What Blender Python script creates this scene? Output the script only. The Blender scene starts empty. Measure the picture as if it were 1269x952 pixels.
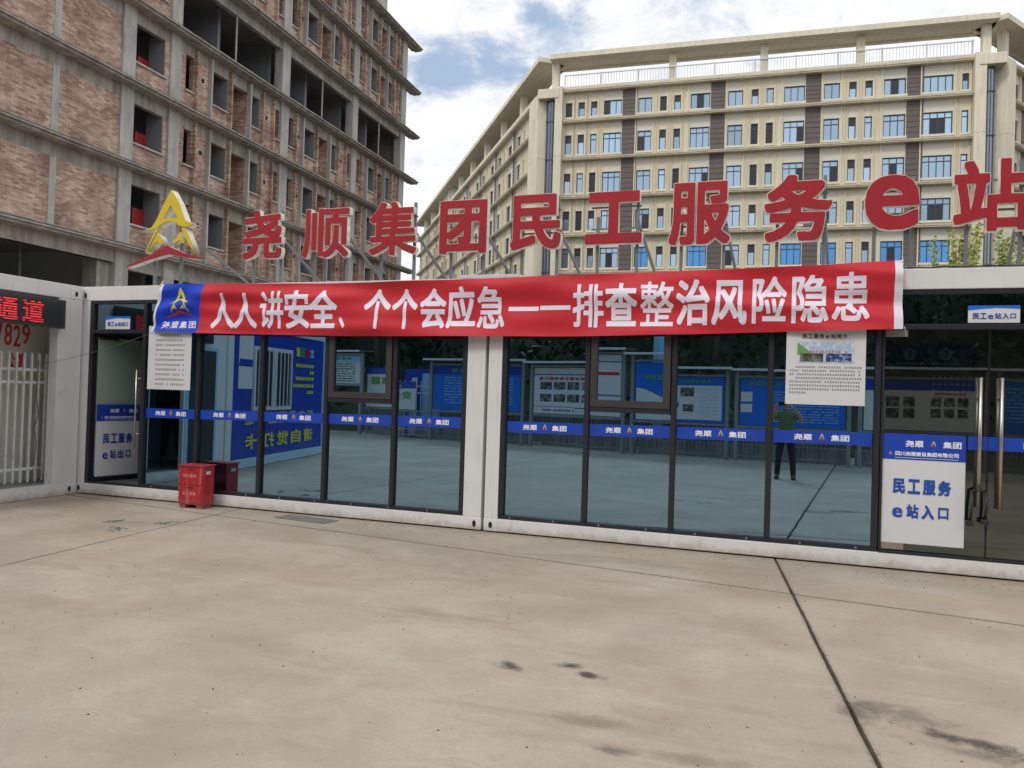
import bpy, bmesh, math, random
import numpy as np
from mathutils import Matrix, Vector
random.seed(7)
S = bpy.context.scene
COL = S.collection
# ------------------------------------------------------------------ camera
f_px, W_px = 957.18, 1269.0
cam = bpy.data.cameras.new('camera'); cam.sensor_width = 36.0; cam.lens = 36 * f_px / W_px
cam.clip_start = 0.05; cam.clip_end = 2000
camo = bpy.data.objects.new('camera', cam); COL.objects.link(camo)
vX, vY = (-2116 - 634.5, 404 - 476.0), (967 - 634.5, 499 - 476.0)
dY = Vector((vY[0], -vY[1], -f_px)).normalized()
dX = -Vector((vX[0], -vX[1], -f_px)); dX = (dX - dX.dot(dY) * dY).normalized()
dZ = dX.cross(dY)
Rw = Matrix((dX, dY, dZ))                       # world from camera axes
camo.matrix_world = Matrix.Translation((0, 0, 1.6)) @ Rw.to_4x4()
S.camera = camo
# ------------------------------------------------------------------ world: sky with broken cloud
SUN_EL, SUN_AZ = math.radians(48), math.radians(200)     # azimuth clockwise from +Y: behind the camera, a little left
wd = bpy.data.worlds.new('World'); S.world = wd; wd.use_nodes = True
nt = wd.node_tree; N = nt.nodes; L = nt.links; N.clear()
def wn(t, **k):
    n = N.new(t)
    for a, b in k.items(): setattr(n, a, b)
    return n
out = wn('ShaderNodeOutputWorld'); bg = wn('ShaderNodeBackground'); bg.inputs[1].default_value = 0.1
sky = wn('ShaderNodeTexSky', sky_type='NISHITA', sun_disc=False, sun_elevation=SUN_EL, sun_rotation=SUN_AZ)
tc = wn('ShaderNodeTexCoord'); sep = wn('ShaderNodeSeparateXYZ'); L.new(tc.outputs['Generated'], sep.inputs[0])
def wm(op, a, b=None, c=None, clamp=False):
    n = wn('ShaderNodeMath', operation=op); n.use_clamp = clamp
    for i, v in enumerate((a, b, c)):
        if v is None: continue
        if isinstance(v, (int, float)): n.inputs[i].default_value = v
        else: L.new(v, n.inputs[i])
    return n.outputs[0]
zz = wm('ADD', wm('MAXIMUM', sep.outputs[2], 0.0), 0.22)
cx_ = wm('DIVIDE', sep.outputs[0], zz); cy_ = wm('DIVIDE', sep.outputs[1], zz)
comb = wn('ShaderNodeCombineXYZ'); L.new(cx_, comb.inputs[0]); L.new(cy_, comb.inputs[1])
def noise(scale, detail, rough, dist=0.0, off=0.0):
    m = wn('ShaderNodeMapping'); m.inputs['Location'].default_value = (off, off * .7, 0); L.new(comb.outputs[0], m.inputs[0])
    n = wn('ShaderNodeTexNoise'); L.new(m.outputs[0], n.inputs['Vector'])
    n.inputs['Scale'].default_value = scale; n.inputs['Detail'].default_value = detail
    n.inputs['Roughness'].default_value = rough; n.inputs['Distortion'].default_value = dist
    return n.outputs[0]
n1 = noise(3.6, 10, .66, .5, 3.1); n2 = noise(8.0, 8, .68, .3, 8.0); n3 = noise(.9, 4, .5, 0, 1.0)
def pxdir(px, py):
    return (Rw @ Vector((px - 634.5, -(py - 476.0), -f_px))).normalized()
gap = None                                                # where the cloud deck is broken (blue showing through)
for (px, py, r, s) in ((528, 96, .06, .34), (570, 92, .05, .26), (608, 84, .05, .28), (650, 66, .06, .30), (715, 58, .07, .26), (690, 30, .05, .2), (662, 12, .03, .3), (300, -150, .35, .22), (1100, -260, .4, .22), (760, -300, .3, .22)):
    d = pxdir(px, py)
    vm = wn('ShaderNodeVectorMath', operation='DISTANCE'); L.new(tc.outputs['Generated'], vm.inputs[0]); vm.inputs[1].default_value = d
    g = wm('MULTIPLY', wm('MAXIMUM', wm('SUBTRACT', 1.0, wm('DIVIDE', vm.outputs['Value'], r)), 0.0), s)
    gap = g if gap is None else wm('ADD', gap, g)
cover = wm('ADD', wm('MULTIPLY', n1, 1.05), wm('MULTIPLY', n2, .50))
cover = wm('SUBTRACT', cover, gap)
mr = wn('ShaderNodeMapRange', interpolation_type='SMOOTHSTEP'); L.new(cover, mr.inputs[0])
mr.inputs[1].default_value = .34; mr.inputs[2].default_value = .66
cr = wn('ShaderNodeValToRGB'); L.new(wm('ADD', wm('MULTIPLY', n3, .55), wm('MULTIPLY', n2, .45)), cr.inputs[0])
cr.color_ramp.elements[0].position = .36; cr.color_ramp.elements[0].color = (7.9, 8.3, 8.9, 1)
cr.color_ramp.elements[1].position = .50; cr.color_ramp.elements[1].color = (10.6, 10.7, 10.8, 1)
sk = wn('ShaderNodeMix', data_type='RGBA'); sk.inputs[0].default_value = .55
L.new(sky.outputs[0], sk.inputs[6]); sk.inputs[7].default_value = (6.4, 7.9, 10.2, 1)
mx = wn('ShaderNodeMix', data_type='RGBA'); L.new(mr.outputs[0], mx.inputs[0]); L.new(sk.outputs[2], mx.inputs[6]); L.new(cr.outputs[0], mx.inputs[7])
L.new(mx.outputs[2], bg.inputs[0]); L.new(bg.outputs[0], out.inputs[0])
# ------------------------------------------------------------------ sun (veiled by cloud)
sl = bpy.data.lights.new('sun', 'SUN'); sl.energy = 1.3; sl.angle = math.radians(14); sl.color = (1, .95, .86)
so = bpy.data.objects.new('sun', sl); COL.objects.link(so)
sd = Vector((math.sin(SUN_AZ) * math.cos(SUN_EL), math.cos(SUN_AZ) * math.cos(SUN_EL), math.sin(SUN_EL)))
so.rotation_euler = sd.to_track_quat('Z', 'Y').to_euler(); so.location = (0, -20, 40)
S.view_settings.view_transform = 'Standard'; S.view_settings.look = 'None'
S.view_settings.exposure = 0.0; S.view_settings.gamma = 1.0
S.cycles.max_bounces = 8; S.cycles.transparent_max_bounces = 12; S.cycles.sample_clamp_indirect = 6
# ------------------------------------------------------------------ materials
def mat(name, col, rough=.6, metal=0, spec=.5, var=0, scale=3, bump=0, bscale=40, dirt=None, dscale=1.2, coord='Object', emit=None, estr=0, detail=5):
    m = bpy.data.materials.new(name); m.use_nodes = True; n = m.node_tree.nodes; l = m.node_tree.links
    p = n['Principled BSDF']
    p.inputs['Base Color'].default_value = (*col, 1); p.inputs['Roughness'].default_value = rough
    p.inputs['Metallic'].default_value = metal; p.inputs['Specular IOR Level'].default_value = spec
    if emit: p.inputs['Emission Color'].default_value = (*emit, 1); p.inputs['Emission Strength'].default_value = estr
    t = n.new('ShaderNodeTexCoord')
    if var or dirt:
        nz = n.new('ShaderNodeTexNoise'); l.new(t.outputs[coord], nz.inputs['Vector']); nz.inputs['Scale'].default_value = scale
        nz.inputs['Detail'].default_value = detail; nz.inputs['Roughness'].default_value = .62
        r = n.new('ShaderNodeMapRange'); l.new(nz.outputs[0], r.inputs[0]); r.inputs[1].default_value = .25; r.inputs[2].default_value = .75
        r.inputs[3].default_value = 1 - var; r.inputs[4].default_value = 1 + var
        mm = n.new('ShaderNodeMix'); mm.data_type = 'RGBA'; mm.blend_type = 'MULTIPLY'; mm.inputs[0].default_value = 1
        mm.inputs[6].default_value = (*col, 1)
        cb = n.new('ShaderNodeCombineColor'); [l.new(r.outputs[0], cb.inputs[i]) for i in range(3)]
        l.new(cb.outputs[0], mm.inputs[7]); res = mm.outputs[2]
        if dirt:
            nd = n.new('ShaderNodeTexNoise'); l.new(t.outputs[coord], nd.inputs['Vector']); nd.inputs['Scale'].default_value = dscale
            nd.inputs['Detail'].default_value = 8; nd.inputs['Roughness'].default_value = .7; nd.inputs['Distortion'].default_value = .3
            rd = n.new('ShaderNodeMapRange'); l.new(nd.outputs[0], rd.inputs[0]); rd.inputs[1].default_value = .52; rd.inputs[2].default_value = .72
            md = n.new('ShaderNodeMix'); md.data_type = 'RGBA'; l.new(rd.outputs[0], md.inputs[0]); l.new(res, md.inputs[6]); md.inputs[7].default_value = (*dirt, 1)
            res = md.outputs[2]
        l.new(res, p.inputs['Base Color'])
    if bump:
        nb = n.new('ShaderNodeTexNoise'); l.new(t.outputs[coord], nb.inputs['Vector']); nb.inputs['Scale'].default_value = bscale; nb.inputs['Detail'].default_value = 4
        b = n.new('ShaderNodeBump'); b.inputs['Strength'].default_value = bump; b.inputs['Distance'].default_value = .02
        l.new(nb.outputs[0], b.inputs['Height']); l.new(b.outputs[0], p.inputs['Normal'])
    return m
M = {}
M['white_steel'] = mat('white_steel', (.70, .695, .70), .38, var=.05, scale=2.5, dirt=(.50, .47, .43), dscale=1.6)
M['white_steel'].node_tree.nodes['Map Range.001'].inputs[1].default_value = .60; M['white_steel'].node_tree.nodes['Map Range.001'].inputs[4].default_value = .45
M['casting_hole'] = mat('casting_hole', (.012, .012, .012), .9)
M['dark_frame'] = mat('dark_frame', (.028, .030, .038), .4, metal=.3, var=.1, scale=5)
M['sash_frame'] = mat('sash_frame', (.060, .055, .056), .42, metal=.3, var=.08, scale=5)
M['steel'] = mat('brushed_steel', (.50, .46, .41), .34, metal=1, var=.08, scale=14)
M['galv'] = mat('galvanised_steel', (.19, .205, .21), .5, metal=.45, var=.18, scale=7, dirt=(.20, .15, .11), dscale=5)
M['picket'] = mat('picket_steel', (.66, .67, .68), .45, var=.06, scale=6, dirt=(.48, .43, .38), dscale=4)
M['board_steel'] = mat('board_steel', (.30, .31, .33), .45, metal=.5, var=.1)
M['blue'] = mat('blue_vinyl', (.010, .055, .42), .42, var=.06, scale=2)
M['deepblue'] = mat('deep_blue_panel', (.012, .050, .40), .4, var=.06, scale=2)
M['midblue'] = mat('mid_blue_panel', (.010, .15, .66), .4, var=.06, scale=2)
M['lightblue'] = mat('light_blue_panel', (.30, .58, .80), .45, var=.05, scale=2)
M['sheet_white'] = mat('white_print', (.66, .66, .68), .5, var=.03, scale=1.5)
M['ink_blue'] = mat('blue_ink', (.012, .07, .38), .5)
M['ink_black'] = mat('dark_ink', (.10, .10, .12), .6)
M['ink_white'] = mat('white_lettering', (.80, .80, .85), .5)
M['ink_lilac'] = mat('white_heat_print', (.78, .74, .86), .5, var=.04)
M['ink_red'] = mat('red_lettering', (.55, .02, .03), .5)
M['ink_yellow'] = mat('yellow_lettering', (.72, .66, .05), .5)
M['ink_green'] = mat('green_print', (.13, .34, .10), .5)
M['sign_red'] = mat('sign_red_face', (.36, .005, .016), .5, var=.08, scale=5, dirt=(.26, .012, .028), dscale=3)
M['sign_yellow'] = mat('sign_yellow_face', (.66, .50, .02), .42, var=.1, scale=5)
M['sign_side'] = mat('sign_cream_return', (.74, .70, .60), .45, var=.1, scale=5, dirt=(.35, .28, .22), dscale=7)
M['cabinet_red'] = mat('cabinet_red', (.42, .018, .028), .38, var=.08, scale=4, dirt=(.30, .03, .03), dscale=5)
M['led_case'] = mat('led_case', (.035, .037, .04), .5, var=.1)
M['led_face'] = mat('led_face', (.02, .022, .025), .45)
M['led_red'] = mat('led_red', (.5, .01, .01), .5, emit=(1, .035, .05), estr=.85)
M['interior'] = mat('interior_panel', (.26, .27, .27), .7, var=.06, scale=1)
M['interior_green'] = mat('frosted_panel', (.26, .33, .30), .55, var=.06, scale=.8)
M['interior_floor'] = mat('interior_floor', (.20, .20, .20), .35, var=.1, scale=2)
M['passage_wall'] = mat('passage_wall', (.56, .56, .49), .6, var=.08, scale=1.2)
M['concrete'] = mat('raw_concrete', (.42, .40, .365), .9, var=.14, scale=1.2, bump=.25, bscale=14, dirt=(.30, .285, .26), dscale=.55)
M['concrete_pale'] = mat('cast_column_concrete', (.49, .485, .46), .88, var=.12, scale=1.0, bump=.2, bscale=14, dirt=(.32, .31, .30), dscale=.6)
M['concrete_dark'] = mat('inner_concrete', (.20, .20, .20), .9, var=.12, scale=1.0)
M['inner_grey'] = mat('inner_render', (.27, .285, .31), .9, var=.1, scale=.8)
M['cream'] = mat('cream_stone_paint', (.72, .67, .54), .75, var=.06, scale=.35, dirt=(.62, .565, .43), dscale=.22)
M['cream_rib'] = mat('cream_ribbed_panel', (.72, .655, .48), .75, var=.07, scale=.6)
M['offwhite'] = mat('offwhite_render', (.70, .68, .60), .75, var=.05, scale=.5)
M['ledge'] = mat('weathered_ledge', (.62, .565, .435), .75, var=.1, scale=.6, dirt=(.46, .41, .32), dscale=.8)
M['dark_panel'] = mat('brown_grey_louvre', (.13, .11, .105), .6, var=.1, scale=1)
M['win_frame'] = mat('window_frame', (.06, .075, .11), .4, metal=.3)
M['soil'] = mat('hillside_soil', (.055, .062, .035), .95, var=.35, scale=.35, dirt=(.075, .05, .032), dscale=.09)
M['bark'] = mat('bark', (.10, .075, .05), .9, var=.2, scale=6)
M['rail_white'] = mat('railing_white', (.62, .64, .68), .5)
M['skin'] = mat('skin', (.45, .27, .19), .55, var=.04)
M['hair'] = mat('hair', (.015, .013, .012), .6)
M['cloth_green'] = mat('olive_shirt', (.12, .17, .075), .85, var=.12, scale=9)
M['cloth_black'] = mat('black_trousers', (.016, .016, .02), .85, var=.12, scale=9)
M['cloth_dark'] = mat('dark_jacket', (.03, .028, .03), .85, var=.12, scale=9)
M['shoe'] = mat('shoe', (.045, .045, .05), .5)
M['shoe_pale'] = mat('pale_shoe', (.35, .34, .33), .6)
M['phone'] = mat('phone_black', (.012, .012, .015), .25)
M['wire_green'] = mat('green_cord', (.05, .16, .10), .6)
M['cable'] = mat('black_cable', (.02, .02, .02), .5)
M['metal_plate'] = mat('rusty_plate', (.17, .155, .14), .7, var=.25, scale=9)

def ntree(m): return m.node_tree.nodes, m.node_tree.links
def glass_mat(name, tint, refl, rough=0.0):
    m = bpy.data.materials.new(name); m.use_nodes = True; n, l = ntree(m); n.clear()
    o = n.new('ShaderNodeOutputMaterial'); a = n.new('ShaderNodeAddShader'); t = n.new('ShaderNodeBsdfTransparent'); g = n.new('ShaderNodeBsdfGlossy')
    t.inputs[0].default_value = (*tint, 1); g.inputs['Color'].default_value = (*refl, 1); g.inputs['Roughness'].default_value = rough
    tcn = n.new('ShaderNodeTexCoord'); nz = n.new('ShaderNodeTexNoise'); nz.inputs['Scale'].default_value = .7; nz.inputs['Detail'].default_value = 1
    l.new(tcn.outputs['Object'], nz.inputs['Vector']); b = n.new('ShaderNodeBump'); b.inputs['Strength'].default_value = .11; b.inputs['Distance'].default_value = .008
    l.new(nz.outputs[0], b.inputs['Height']); l.new(b.outputs[0], g.inputs['Normal'])
    l.new(t.outputs[0], a.inputs[0]); l.new(g.outputs[0], a.inputs[1]); l.new(a.outputs[0], o.inputs[0]); return m
M['mirror_glass'] = glass_mat('coated_blue_glass', (.07, .10, .12), (.25, .40, .515))
M['door_glass'] = glass_mat('clear_door_glass', (.42, .44, .42), (.12, .135, .125))
M['transom_glass'] = glass_mat('dark_transom_glass', (.10, .12, .13), (.15, .25, .29))

def building_glass(name, base, metal, rough=.12):
    m = mat(name, base, rough, metal=metal, spec=.8)
    n, l = ntree(m); p = n['Principled BSDF']; g = n.new('ShaderNodeNewGeometry'); nz = n.new('ShaderNodeTexNoise'); nz.inputs['Scale'].default_value = .8
    l.new(g.outputs['Position'], nz.inputs['Vector']); b = n.new('ShaderNodeBump'); b.inputs['Strength'].default_value = .08; b.inputs['Distance'].default_value = .1
    l.new(nz.outputs[0], b.inputs['Height']); l.new(b.outputs[0], p.inputs['Normal'])
    rnd = n.new('ShaderNodeObjectInfo'); mr_ = n.new('ShaderNodeMapRange'); mr_.inputs[3].default_value = .7; mr_.inputs[4].default_value = 1.15
    l.new(rnd.outputs['Random'], mr_.inputs[0]); mm = n.new('ShaderNodeMix'); mm.data_type = 'RGBA'; mm.blend_type = 'MULTIPLY'; mm.inputs[0].default_value = 1
    mm.inputs[6].default_value = (*base, 1); l.new(mr_.outputs[0], mm.inputs[7]); l.new(mm.outputs[2], p.inputs['Base Color'])
    return m
M['pane'] = building_glass('window_pane_pale', (.38, .52, .66), .75)
M['pane_blue'] = building_glass('window_pane_blue', (.10, .32, .70), .6)
M['pane_dark'] = mat('open_window_dark', (.02, .024, .035), .3)
M['corner_glass'] = building_glass('corner_strip_glass', (.20, .23, .28), .7)

def brick_mat():
    m = mat('red_brickwork', (.4, .3, .2), .92); n, l = ntree(m); p = n['Principled BSDF']
    t = n.new('ShaderNodeTexCoord'); s = n.new('ShaderNodeSeparateXYZ'); l.new(t.outputs['Object'], s.inputs[0])
    ad = n.new('ShaderNodeMath'); ad.operation = 'ADD'; l.new(s.outputs[0], ad.inputs[0]); l.new(s.outputs[1], ad.inputs[1])
    c = n.new('ShaderNodeCombineXYZ'); l.new(ad.outputs[0], c.inputs[0]); l.new(s.outputs[2], c.inputs[1])
    b = n.new('ShaderNodeTexBrick'); l.new(c.outputs[0], b.inputs['Vector']); b.inputs['Scale'].default_value = 1
    b.inputs['Brick Width'].default_value = .25; b.inputs['Row Height'].default_value = .086; b.inputs['Mortar Size'].default_value = .012
    b.inputs['Bias'].default_value = -.1
    b.inputs['Color1'].default_value = (.38, .20, .16, 1); b.inputs['Color2'].default_value = (.68, .54, .43, 1); b.inputs['Mortar'].default_value = (.42, .39, .35, 1)
    nz = n.new('ShaderNodeTexNoise'); l.new(c.outputs[0], nz.inputs['Vector']); nz.inputs['Scale'].default_value = .9; nz.inputs['Detail'].default_value = 7
    r = n.new('ShaderNodeValToRGB'); l.new(nz.outputs[0], r.inputs[0]); r.color_ramp.elements[0].position = .33; r.color_ramp.elements[0].color = (.66, .58, .56, 1)
    r.color_ramp.elements[1].position = .62; r.color_ramp.elements[1].color = (1.18, 1.17, 1.12, 1)
    mm = n.new('ShaderNodeMix'); mm.data_type = 'RGBA'; mm.blend_type = 'MULTIPLY'; mm.inputs[0].default_value = 1
    l.new(b.outputs['Color'], mm.inputs[6]); l.new(r.outputs[0], mm.inputs[7]); l.new(mm.outputs[2], p.inputs['Base Color'])
    bp = n.new('ShaderNodeBump'); bp.inputs['Strength'].default_value = .5; bp.inputs['Distance'].default_value = .012; bp.invert = True
    l.new(b.outputs['Fac'], bp.inputs['Height']); l.new(bp.outputs[0], p.inputs['Normal']); return m
M['brick'] = brick_mat()

def leaf_mat(name, c1, c2):
    m = mat(name, c1, .6); n, l = ntree(m); p = n['Principled BSDF']; g = n.new('ShaderNodeNewGeometry'); nz = n.new('ShaderNodeTexNoise')
    l.new(g.outputs['Position'], nz.inputs['Vector']); nz.inputs['Scale'].default_value = 1.3; nz.inputs['Detail'].default_value = 5
    r = n.new('ShaderNodeValToRGB'); l.new(nz.outputs[0], r.inputs[0]); r.color_ramp.elements[0].position = .35; r.color_ramp.elements[0].color = (*c1, 1)
    r.color_ramp.elements[1].position = .65; r.color_ramp.elements[1].color = (*c2, 1); l.new(r.outputs[0], p.inputs['Base Color']); return m
M['leaf_dark'] = leaf_mat('dark_foliage', (.022, .045, .015), (.06, .105, .035))
M['leaf_yellow'] = leaf_mat('yellow_green_foliage', (.20, .27, .06), (.42, .46, .13))

def ground_mat():
    m = mat('yard_concrete', (.4, .36, .3), .82); n, l = ntree(m); p = n['Principled BSDF']; t = n.new('ShaderNodeTexCoord'); V = t.outputs['Object']
    def nz(scale, det=6, rough=.6, dist=0, vec=None):
        x = n.new('ShaderNodeTexNoise'); l.new(vec or V, x.inputs['Vector']); x.inputs['Scale'].default_value = scale; x.inputs['Detail'].default_value = det
        x.inputs['Roughness'].default_value = rough; x.inputs['Distortion'].default_value = dist; return x.outputs[0]
    def rng(v, a, b, c, d, sm=False):
        x = n.new('ShaderNodeMapRange'); l.new(v, x.inputs[0])
        if sm: x.interpolation_type = 'SMOOTHSTEP'
        for i, k in enumerate((a, b, c, d)): x.inputs[1 + i].default_value = k
        return x.outputs[0]
    def mix(f, a, b, bt='MIX'):
        x = n.new('ShaderNodeMix'); x.data_type = 'RGBA'; x.blend_type = bt
        if isinstance(f, float): x.inputs[0].default_value = f
        else: l.new(f, x.inputs[0])
        for i, k in ((6, a), (7, b)):
            if isinstance(k, tuple): x.inputs[i].default_value = (*k, 1)
            else: l.new(k, x.inputs[i])
        return x.outputs[2]
    def ma(op, a, b):
        x = n.new('ShaderNodeMath'); x.operation = op
        for i, k in enumerate((a, b)):
            if isinstance(k, (int, float)): x.inputs[i].default_value = k
            else: l.new(k, x.inputs[i])
        return x.outputs[0]
    mp = n.new('ShaderNodeMapping'); l.new(V, mp.inputs[0]); mp.inputs['Rotation'].default_value = (0, 0, .35); mp.inputs['Scale'].default_value = (.5, 1.7, 1)
    c = mix(rng(nz(.75, 7, .62, .25), .38, .64, 0, 1), (.370, .300, .236), (.482, .418, .350))
    c = mix(rng(nz(1.1, 9, .66, .5, mp.outputs[0]), .54, .68, 0, .75), c, (.30, .235, .17))
    c = mix(rng(nz(2.0, 8, .7, .4, mp.outputs[0]), .56, .72, 0, .6), c, (.52, .485, .42))
    c = mix(rng(nz(.35, 5, .6, .3), .5, .62, 0, .45), c, (.285, .245, .20))
    c = mix(rng(ma('ABSOLUTE', ma('SUBTRACT', nz(1.6, 9, .6, .8), .5), 0), 0, .0022, .35, 0), c, (.20, .165, .12))
    c = mix(rng(nz(38, 4, .7), .35, .7, .0, .35), c, (.30, .265, .215))
    c = mix(rng(nz(130, 3, .8), .62, .74, .0, .6), c, (.16, .14, .12))
    sp = n.new('ShaderNodeSeparateXYZ'); l.new(V, sp.inputs[0])
    c = mix(rng(nz(9, 8, .75, .6), .56, .70, 0, .45), c, (.27, .235, .185))
    c = mix(rng(nz(16, 6, .8, .2, mp.outputs[0]), .60, .72, 0, .5), c, (.55, .51, .45))
    c = mix(rng(nz(3.2, 9, .72, 1.2), .50, .515, 0, .0), c, (.2, .17, .14))
    patch = rng(nz(1.3, 6, .6, .3), .42, .62, 0, 1)
    c = mix(ma('MULTIPLY', rng(nz(70, 3, .8), .60, .68, 0, .75), patch), c, (.17, .145, .115))
    jl = ma('ABSOLUTE', ma('ADD', ma('ADD', sp.outputs[0], ma('MULTIPLY', sp.outputs[1], .1015)), -.839), 0)
    c = mix(rng(ma('ADD', jl, ma('MULTIPLY', nz(22, 6, .75), .075)), .028, .075, .8, 0, True), c, (.085, .07, .052))
    ja = ma('ABSOLUTE', ma('ADD', ma('ADD', sp.outputs[1], ma('MULTIPLY', sp.outputs[0], .1352)), -6.9385), 0)
    c = mix(rng(ma('ADD', ja, ma('MULTIPLY', nz(22, 6, .75), .05)), .02, .06, .6, 0, True), c, (.16, .115, .08))
    c = mix(rng(ma('ADD', sp.outputs[1], ma('MULTIPLY', nz(4, 6, .7), .5)), 8.35, 8.75, 0, .55), c, (.20, .145, .10))
    def blob(x0, y0, rx, ry, ang, strength, col, c, sc=6, th=.5):
        m2 = n.new('ShaderNodeMapping'); m2.vector_type = 'TEXTURE'; l.new(V, m2.inputs[0])
        m2.inputs['Location'].default_value = (x0, y0, 0); m2.inputs['Rotation'].default_value = (0, 0, ang); m2.inputs['Scale'].default_value = (rx, ry, 1)
        ln = n.new('ShaderNodeVectorMath'); ln.operation = 'LENGTH'; l.new(m2.outputs[0], ln.inputs[0])
        v = ma('ADD', ma('SUBTRACT', 1.0, ln.outputs['Value']), ma('MULTIPLY', ma('SUBTRACT', nz(sc, 7, .7, .4), .5), 2.2))
        return mix(rng(v, .15, .95, 0, strength, True), c, col)
    for b in ((-1.47, 4.33, .17, .10, -.2, .95), (-1.14, 4.49, .13, .10, -.45, 1.0), (-1.0, 4.37, .16, .085, -.2, 1.0), (-.86, 3.78, .26, .14, 0, .35), (-.66, 3.50, .22, .08, 0, .6), (-.30, 3.55, .4, .1, .1, .35),
              (.62, 4.50, .42, .20, -.2, .5), (.88, 4.26, .42, .11, -.22, 1.0), (1.10, 4.14, .30, .13, -.25, 1.0), (.42, 4.42, .16, .3, .1, .5), (.95, 4.1, .5, .10, -.2, .5), (-.6, 3.9, .4, .2, .1, .18)):
        c = blob(*b, (.075, .062, .05), c)
    for b in ((-6.2, 6.3, 1.0, .4, .2, .3), (-3.8, 5.6, 1.6, .3, .15, .25), (1.2, 7.3, 1.4, .4, -.1, .3), (-1.2, 7.9, 2.2, .35, -.12, .35)):
        c = blob(*b, (.42, .30, .20), c, 2.5)
    l.new(c, p.inputs['Base Color']); l.new(rng(nz(3, 5), .3, .7, .7, .92), p.inputs['Roughness'])
    b = n.new('ShaderNodeBump'); b.inputs['Strength'].default_value = .35; b.inputs['Distance'].default_value = .006
    l.new(ma('ADD', nz(60, 5, .7), ma('MULTIPLY', nz(4, 5), 1.5)), b.inputs['Height']); l.new(b.outputs[0], p.inputs['Normal'])
    return m
M['yard'] = ground_mat()
M['joint'] = mat('joint_dirt', (.030, .025, .020), .95, var=.2, scale=12)

def banner_mat(name, col):
    m = mat(name, col, .55, var=.05, scale=2.5); p = m.node_tree.nodes['Principled BSDF']
    p.inputs['Specular IOR Level'].default_value = .25; return m
M['banner_red'] = banner_mat('red_banner_cloth', (.55, .027, .040))
M['banner_blue'] = banner_mat('blue_banner_cloth', (.012, .050, .52))
M['banner_white'] = banner_mat('white_banner_hem', (.74, .70, .80))

def photo_mat(name, ca, cb_, cc, sc):
    m = mat(name, ca, .45); n, l = ntree(m); p = n['Principled BSDF']; t = n.new('ShaderNodeTexCoord'); z = n.new('ShaderNodeTexNoise')
    l.new(t.outputs['Object'], z.inputs['Vector']); z.inputs['Scale'].default_value = sc; z.inputs['Detail'].default_value = 5
    r = n.new('ShaderNodeValToRGB'); l.new(z.outputs[0], r.inputs[0]); e = r.color_ramp.elements; e[0].position = .36; e[0].color = (*ca, 1); e[1].position = .64; e[1].color = (*cc, 1)
    k = e.new(.5); k.color = (*cb_, 1); l.new(r.outputs[0], p.inputs['Base Color']); return m
M['photo_dark'] = photo_mat('printed_photo_dark', (.02, .022, .02), (.08, .09, .07), (.35, .36, .34), 9)
M['photo_blue'] = photo_mat('printed_photo_blue', (.01, .012, .03), (.03, .07, .25), (.35, .45, .65), 22)
M['photo_sky'] = photo_mat('printed_sky', (.55, .60, .70), (.35, .48, .68), (.68, .70, .74), 12)
M['led_scroll'] = M['led_red']

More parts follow.
